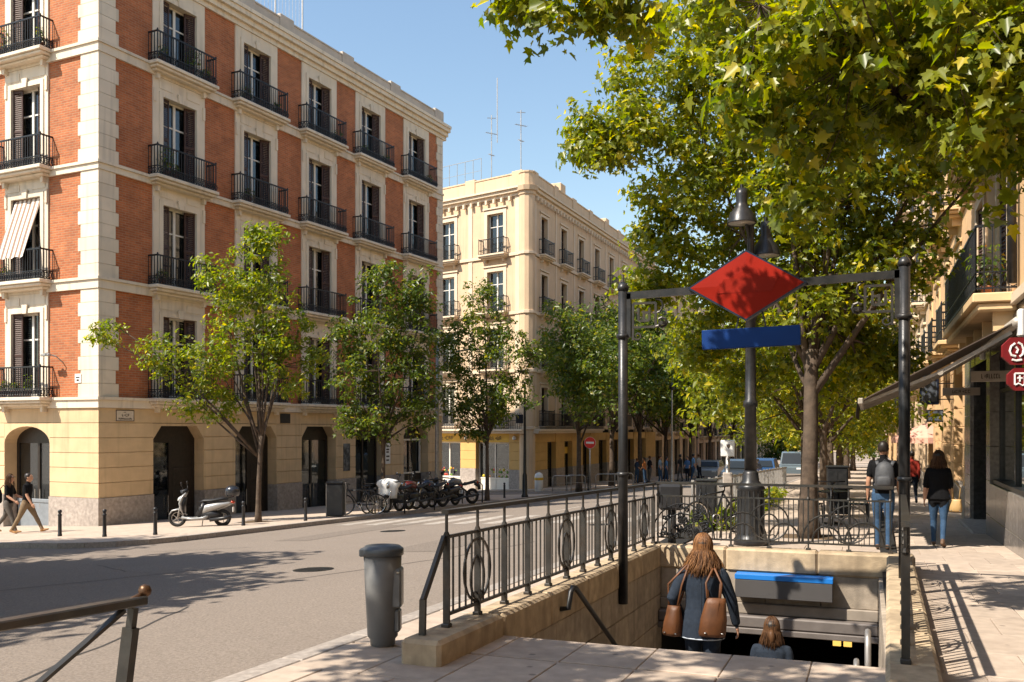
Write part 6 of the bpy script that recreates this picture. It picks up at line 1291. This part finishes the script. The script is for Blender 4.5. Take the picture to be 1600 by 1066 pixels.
        fa = pose.get('foot'+side, 0.0); fdr = Vector((sx*.12, math.cos(fa), math.sin(fa))).normalized(); dn = Vector((0, math.sin(fa), -math.cos(fa)))
        P.append(([A+V(0, 0, .02), A+dn*.03*k], [.04*k, .045*k], 'shoe'))
        P.append(([A-fdr*.06*k+dn*.04*k, A-fdr*.03*k+dn*.04*k, A+fdr*.05*k+dn*.045*k, A+fdr*.13*k+dn*.055*k, A+fdr*.175*k+dn*.06*k], [(.03*k, .032*k), (.038*k, .04*k), (.04*k, .036*k), (.043*k, .026*k), (.025*k, .016*k)], 'shoe', Vector((1, 0, 0))))
        feet += [A.z+dn.z*.06*k-.035*k, (A+fdr*.15*k+dn*.06*k).z-.02*k]
    return P, -min(feet), hc

def person(loc, rot, H, label, pose, mats, fem=False, jacket=False, sleeve=.5, voxel=.010, hem=.80, group=None):
    k = H/1.7; P, dz, hc = body_parts(k, pose, fem, jacket, sleeve, hem)
    mb = MB(); tags = ['skin', 'top', 'legs', 'shoe']; pts = []
    for part in P:
        p, r, tg = part[:3]; sd = part[3] if len(part) > 3 else (1, 0, 0)
        pp = [q+Vector((0, 0, dz)) for q in p]; mb.tube(pp, r, 14, 0, False, sd)
        for (a, ra), (b, rb) in zip(list(zip(pp, r))[:-1], list(zip(pp, r))[1:]):
            ra = ra if isinstance(ra, tuple) else (ra, ra); rb = rb if isinstance(rb, tuple) else (rb, rb)
            for f in (0, .25, .5, .75, 1.0): pts.append((a.lerp(b, f), (ra[0]*(1-f)+rb[0]*f, ra[1]*(1-f)+rb[1]*f), tags.index(tg)))
    me = remesh(mb, voxel)
    C = np.array([tuple(p[0]) for p in pts]); Rm = np.array([(p[1][0]+p[1][1])/2 for p in pts]); T = np.array([p[2] for p in pts])
    n = len(me.polygons); ctr = np.zeros(n*3); me.polygons.foreach_get('center', ctr); ctr = ctr.reshape(-1, 3); mi = np.zeros(n, np.int32)
    for s in range(0, n, 4000):
        d = np.linalg.norm(ctr[s:s+4000, None, :]-C[None], axis=2)-Rm[None]
        mi[s:s+4000] = T[np.argmin(d, 1)]
    me.materials.clear()
    for m in mats: me.materials.append(m)
    me.polygons.foreach_set('material_index', mi); me.polygons.foreach_set('use_smooth', np.ones(n, bool)); me.name = 'person'; me.update()
    o = place('person', me, None, loc, rot); tag(o, label, 'person', group); o['head'] = [hc.x, hc.y, hc.z+dz]; o['dz'] = dz
    return o, hc+Vector((0, 0, dz)), k
def hair_cap(o, hc, k, m, length=0.0, vol=1.0, name='hair', seed=1, curl=.0, strands=0, bun=False, spread=1.0):
    mb = MB(); c = hc+Vector((0, -.012*k, .012*k)); s = vol*k; cz = .9 if strands else 1.0
    mb.tube([c+Vector((0, -.02*k, -.06*k)), c+Vector((0, -.018*k, -.02*k)), c+Vector((0, -.012*k, .04*k)), c+Vector((0, -.008*k, .085*k*cz)), c+Vector((0, 0, .115*k*cz))], [(.066*s, .07*s), (.082*s, .088*s), (.084*s, .098*s), (.065*s, .078*s), (.02*s, .025*s)], 16)
    h = mb.obj(name, HAIRD if strands else m, o, True)
    if strands:
        rr = random.Random(seed); st = MB()
        for i in range(strands):
            a = PI/2+rr.choice((-1, 1))*rr.uniform(.95, PI); ph = rr.uniform(0, 6); fq = rr.uniform(5, 10); cw = rr.uniform(.4, 1.5); pts = []   # parted at the crown, open at the face
            L = length*k*rr.uniform(.7, 1.05); dirx = Vector((math.cos(a), math.sin(a)*.8, 0)); s0 = rr.uniform(.0, .25); oo = (.010+.06*rr.random())*k*spread; lift = 1+rr.uniform(.0, .10)
            for j in range(13):
                f = j/12
                if f < .42:
                    q = (s0+(1-s0)*f/.42)*1.75; b_ = Vector((math.cos(a)*.086*s*math.sin(q), math.sin(a)*.100*s*math.sin(q), .122*k*math.cos(q)+.004*k))*lift; e_ = b_; w = curl*k*.18*cw
                    pts.append(c+b_+Vector((w*math.sin(ph+f*fq), w*math.cos(ph+f*fq), 0)))
                else:
                    g_ = (f-.42)/.58; w = curl*k*(.25+g_*.8)*cw
                    pts.append(c+e_+dirx*oo*g_**.8+Vector((w*math.sin(ph+f*fq), w*.8*math.cos(ph+f*fq*.9), -L*.78*g_)))
            st.tube(pts, [.002*k, .003*k]+[.0034*k]*4+[.003*k]*3+[.003*k, .0025*k, .002*k, .001*k], 3)
        st.obj('hair_strands', m, o, True)
    return h
def cloth(n, c, **kw): return mat(n, c, .92, .15, 30, .35, 120, coord='obj', spec=.12, **kw)
DENIM = cloth('denim', (.032, .066, .125), stain=.5, stain_c=(.075, .125, .19), sscale=6); BLK = cloth('black_cotton', (.007, .007, .008)); DKJ = cloth('dark_denim', (.014, .017, .024)); KHAKI = cloth('khaki_trousers', (.20, .145, .09)); GREYT = cloth('grey_trousers', (.11, .10, .09)); NAVYB = cloth('navy_blazer', (.020, .027, .040), stain=.4, stain_c=(.035, .043, .056), sscale=9)
SHOEB = mat('brown_shoe', (.10, .055, .03), .6, .15, 10, .1); SHOET = mat('tan_shoe', (.30, .15, .05), .6, .15, 10, .1)
HAIRB = hair_mat('brown_hair', (.035, .016, .008), (.13, .062, .026)); HAIRC = hair_mat('curly_auburn_hair', (.055, .022, .009), (.27, .125, .045)); HAIRD = mat('dark_hair', (.018, .013, .010), .45, .3, 40, .3, 90, coord='obj')
LEATH = mat('brown_leather', (.105, .038, .012), .55, .35, 6, .12, 50, coord='obj', stain=.3, stain_c=(.12, .045, .015), sscale=6); TANL = mat('tan_leather', (.42, .27, .11), .5, .15, 6, .1, 50, coord='obj')

# woman going down the steps
pz = dict(armL=(-.28, .9, .42), armR=(.12, .10, .36), finL=.55, legL=(.25, .25), legR=(-.12, .25), footL=.0, footR=-.15, lean=.10, trouser=1.05)
wv = 8.72; wz = z_n-rise*5
wo, whc, wk = person((-1.44, wv, wz), .1, 1.65, 'woman in a navy blazer and dark jeans walking down the stairway', pz, [SKIN, NAVYB, DKJ, BLK], True, True, 1.0, .0095, .74)
hair_cap(wo, whc, wk, HAIRC, .33, .98, 'hair', 4, .019, 2000, spread=1.5)
mb = MB(); hz = .745*wk+wo['dz']-.0
mb.tube([(.204*wk*math.cos(a), (.142*wk*math.sin(a))-.016*wk, hz+.012) for a in [i*2*PI/30 for i in range(30)]], .007, 5, 0, closed=True); mb.obj('jacket_hem', mat('pale_trim', (.42, .46, .52), .8), wo)
mb = MB(); mb.tube([(0, -.148*wk, (.80)*wk+wo['dz']), (0, -.128*wk, 1.1*wk+wo['dz']), (0, -.112*wk, 1.32*wk+wo['dz'])], .003, 4); mb.obj('back_seam', DKJ, wo)
def tote(loc, rot, label, w, h, d, m, strap_to, name='tote_bag', skew=.5):
    t = thing(name, label, 'bag', loc, rot); mb = MB()
    mb.tube([(0, 0, 0), (0, 0, .03), (0, 0, h*.45), (0, 0, h*.85), (0, 0, h)], [(w*.46, d*.4), (w*.5, d*.55), (w*.47, d*.5), (w*.36, d*.3), (w*.34, d*.16)], 18, side=(1, 0, 0))
    for i, p in enumerate(mb.v): p.x += .010*math.sin(i*2.3+p.z*30)+.25*w*(p.z/h-.5)*skew; p.y += .008*math.cos(i*1.9)
    b = mb.obj('bag_body', m, t, True)
    for sx in (-.05, .05): mb = MB(); s = Vector(strap_to); mb.tube([(sx*w*4.5, 0, h*.96), (sx*1.4, s.y*.6, h+(s.z-h)*.5), (s.x+sx*.2, s.y, s.z), (s.x+sx*.1, s.y+.08, s.z+.01), (sx*1.2, s.y*.6+.1, h+(s.z-h)*.45), (sx*w*4.0, .03, h*.95)], [(.010, .004)]*6, 6); mb.obj('strap', m, t, True)
    for sx in (-1, 1): mb = MB(); mb.lathe([(.012, -.004), (.014, 0), (.012, .004)], 8, (sx*w*.3, -d*.5, h*.12)); mb.obj('rivet', CHROME, t)
    return t
tote((-1.44+.13, wv-.17, wz+.80), .15, 'tan leather tote on the right shoulder of the woman on the steps', .25, .35, .12, LEATH, (.0, .10, .60))
tote((-1.44-.26, wv-.08, wz+.76), -.3, 'brown leather bag at the left hip of the woman on the steps', .19, .28, .12, LEATH, (.12, .06, .66), 'shoulder_bag')
# girl lower down
gp_ = dict(armL=(.1, .3, .12), armR=(-.1, .2, .12), legL=(.2, .3), legR=(-.15, .2), lean=.06)
go, ghc, gk = person((-.95, 10.15, z_n-rise*10-.01), .05, 1.55, 'long haired person in a dark jacket lower on the stairway, only head and shoulders seen', gp_, [SKIN, NAVYB, DKJ, BLK], True, True, 1.0, .011)
hair_cap(go, ghc, gk, HAIRB, .28, .98, 'hair', 9, .008, 500, spread=.9)
mb = MB(); mb.tube([ghc+Vector((0, -.10*gk, .0)), ghc+Vector((0, -.135*gk, -.03)), ghc+Vector((.01, -.13*gk, -.10)), ghc+Vector((0, -.12*gk, -.16))], [.02, .035, .03, .01], 8); mb.obj('hair_tie_tail', HAIRB, go, True)
# man with backpack
mp = dict(armL=(-.12, .35, .14), armR=(.12, .25, .14), legL=(.10, .12), legR=(-.10, .18), footR=-.1, lean=.02, trouser=1.05)
mloc = gp(.24, 16.75); mo, mhc, mk = person(mloc, -.12, 1.77, 'man in a black T-shirt and blue jeans walking away with a backpack', mp, [SKIN2, BLK, DENIM, SHOEB], False, False, .55, .011)
hair_cap(mo, mhc, mk, HAIRD, 0, 1.0, 'hair', 3)
bp = thing('backpack', 'charcoal backpack worn by the man in jeans', 'backpack', Vector(mloc)+Vector((.02, -.17, 1.02)), -.12)
PACK = mat('charcoal_nylon', (.045, .047, .052), .6, .2, 14, .2, 80, coord='obj')
mb = MB(); mb.tube([(0, 0, 0), (0, 0, .04), (0, -.01, .2), (0, 0, .36), (0, .02, .44), (0, .03, .47)], [(.12, .07), (.15, .09), (.155, .095), (.14, .08), (.09, .05), (.02, .02)], 18, side=(1, 0, 0)); mb.obj('pack_body', PACK, bp, True)
mb = MB(); mb.tube([(0, -.085, .05), (0, -.10, .1), (0, -.10, .2), (0, -.08, .24)], [(.09, .02), (.115, .03), (.11, .03), (.08, .015)], 14, side=(1, 0, 0)); mb.obj('front_pocket', PACK, bp, True)
for sx in (-1, 1): mb = MB(); mb.tube([(sx*.1, .02, .40), (sx*.13, .07, .47), (sx*.14, .17, .46), (sx*.15, .25, .36), (sx*.15, .24, .2), (sx*.15, .08, .06)], [(.03, .008)]*6, 8); mb.obj('strap', PACK, bp, True)
mb = MB(); mb.tube([(-.04, .03, .45), (0, .02, .50), (.04, .03, .45)], .008, 6); mb.obj('handle', PACK, bp)
# woman in black beside the shop windows
fpz = dict(armL=(-.15, .25, .16), armR=(.1, .5, .10), legL=(.16, .1), legR=(-.14, .3), footR=-.35, lean=.02, trouser=.98)
floc = gp(1.15, 17.75); fo, fhc, fk = person(floc, -.15, 1.62, 'woman in a loose black top and blue jeans walking away beside the shops', fpz, [SKIN, BLK, DENIM, SHOEB], True, True, .95, .011, .84)
hair_cap(fo, fhc, fk, HAIRB, .24, 1.08, 'hair', 12, .008, 300, spread=.9)
tote(Vector(floc)+Vector((.27, -.04, .62)), -.2, 'small tan shoulder bag on the woman in black', .22, .22, .10, TANL, (-.12, .03, .62), 'shoulder_bag')
# couple walking at the far corner (heading along the picture's x)
hd = YAW-PI/2
lp = dict(armL=(-.25, .35, .08), armR=(.3, .25, .08), legL=(.52, .05), legR=(-.42, .12), footL=.3, footR=-.25, lean=.06)
l1 = gat(42, 26.2); o1, h1, k1 = person(l1, hd, 1.72, 'man in a black T-shirt and khaki trousers striding past the arched window', lp, [SKIN, BLK, KHAKI, SHOET], False, False, .5, .013); hair_cap(o1, h1, k1, HAIRD, 0, 1.02, 'hair', 5)
lq = dict(armL=(.35, .9, .08), armR=(.2, .8, .08), legL=(-.40, .25), legR=(.38, .1), footL=-.35, footR=.15, lean=.06)
l2 = gat(13, 26.6); o2, h2, k2 = person(l2, hd, 1.68, 'long haired person in a black top and grey trousers at the left edge', lq, [SKIN, BLK, GREYT, SHOET], True, False, .6, .013); hair_cap(o2, h2, k2, HAIRB, .34, 1.08, 'hair', 7, .008, 120, spread=1.0)
mb = MB(); mb.tube([h2+Vector((0, .07, .055)), h2+Vector((0, .13, .045))], [(.07, .012), (.05, .006)], 10); mb.obj('cap_peak', HAIRD, o2, True)
t = thing('shoulder_bag', 'dark bag slung on the back of the person at the left edge', 'bag', l2+Vector((-.26, -.10, .86)), hd); mb = MB(); mb.tube([(0, 0, 0), (0, 0, .05), (0, 0, .25), (0, 0, .38), (0, 0, .42)], [(.1, .05), (.13, .08), (.13, .08), (.1, .05), (.02, .02)], 14); mb.obj('bag_body', DKJ, t, True); mb = MB(); mb.tube([(.02, .03, .38), (.05, .16, .52), (.02, .26, .40)], .012, 6); mb.obj('strap', DKJ, t, True)
# people waiting farther up the street
tops = [cloth('shirt_%d' % i, c) for i, c in enumerate(((.03, .05, .09), (.40, .15, .05), (.02, .02, .025), (.20, .28, .36), (.10, .22, .42), (.03, .028, .03), (.07, .14, .28), (.16, .30, .48), (.30, .28, .26)))]
names = ['dark blue', 'orange', 'black', 'pale blue', 'blue', 'charcoal', 'denim blue', 'light blue', 'grey']
far = [(995, 62, 0), (1007, 61, 1), (1015, 62.5, 2), (1031, 61, 3), (1041, 62, 4), (1063, 63, 5), (1074, 62, 6), (1083, 62.5, 7), (1092, 65, 8)]
cache = {}
for i, (px, d, ti) in enumerate(far):
    pp = dict(armL=(R.uniform(-.2, .2), R.uniform(.1, .9), .1), armR=(R.uniform(-.2, .2), R.uniform(.1, .9), .1), legL=(R.uniform(-.1, .25), .1), legR=(R.uniform(-.25, .05), .15), lean=.02)
    g = gat(px, d); o, h_, k_p = person(g, R.uniform(0, 6.28), R.uniform(1.62, 1.8), 'standing person in a %s top in the group under the far trees' % names[ti], pp, [SKIN, tops[ti], R.choice((DENIM, DKJ, GREYT)), BLK], i % 2 == 0, False, .6, .03, .8, 'people standing under the far trees'); hair_cap(o, h_, k_p, R.choice((HAIRD, HAIRB)), 0, 1.05)
g = gat(1425, 30); o, h_, k_p = person(g, .1, 1.7, 'person in a red jacket walking far up the footway beyond the arch post', dict(armL=(.2, .3, .1), armR=(-.2, .3, .1), legL=(.3, .1), legR=(-.3, .2), lean=.03), [SKIN, cloth('red_jacket', (.25, .03, .02)), DKJ, BLK], False, False, 1.0, .024); hair_cap(o, h_, k_p, HAIRD, 0, 1.04)
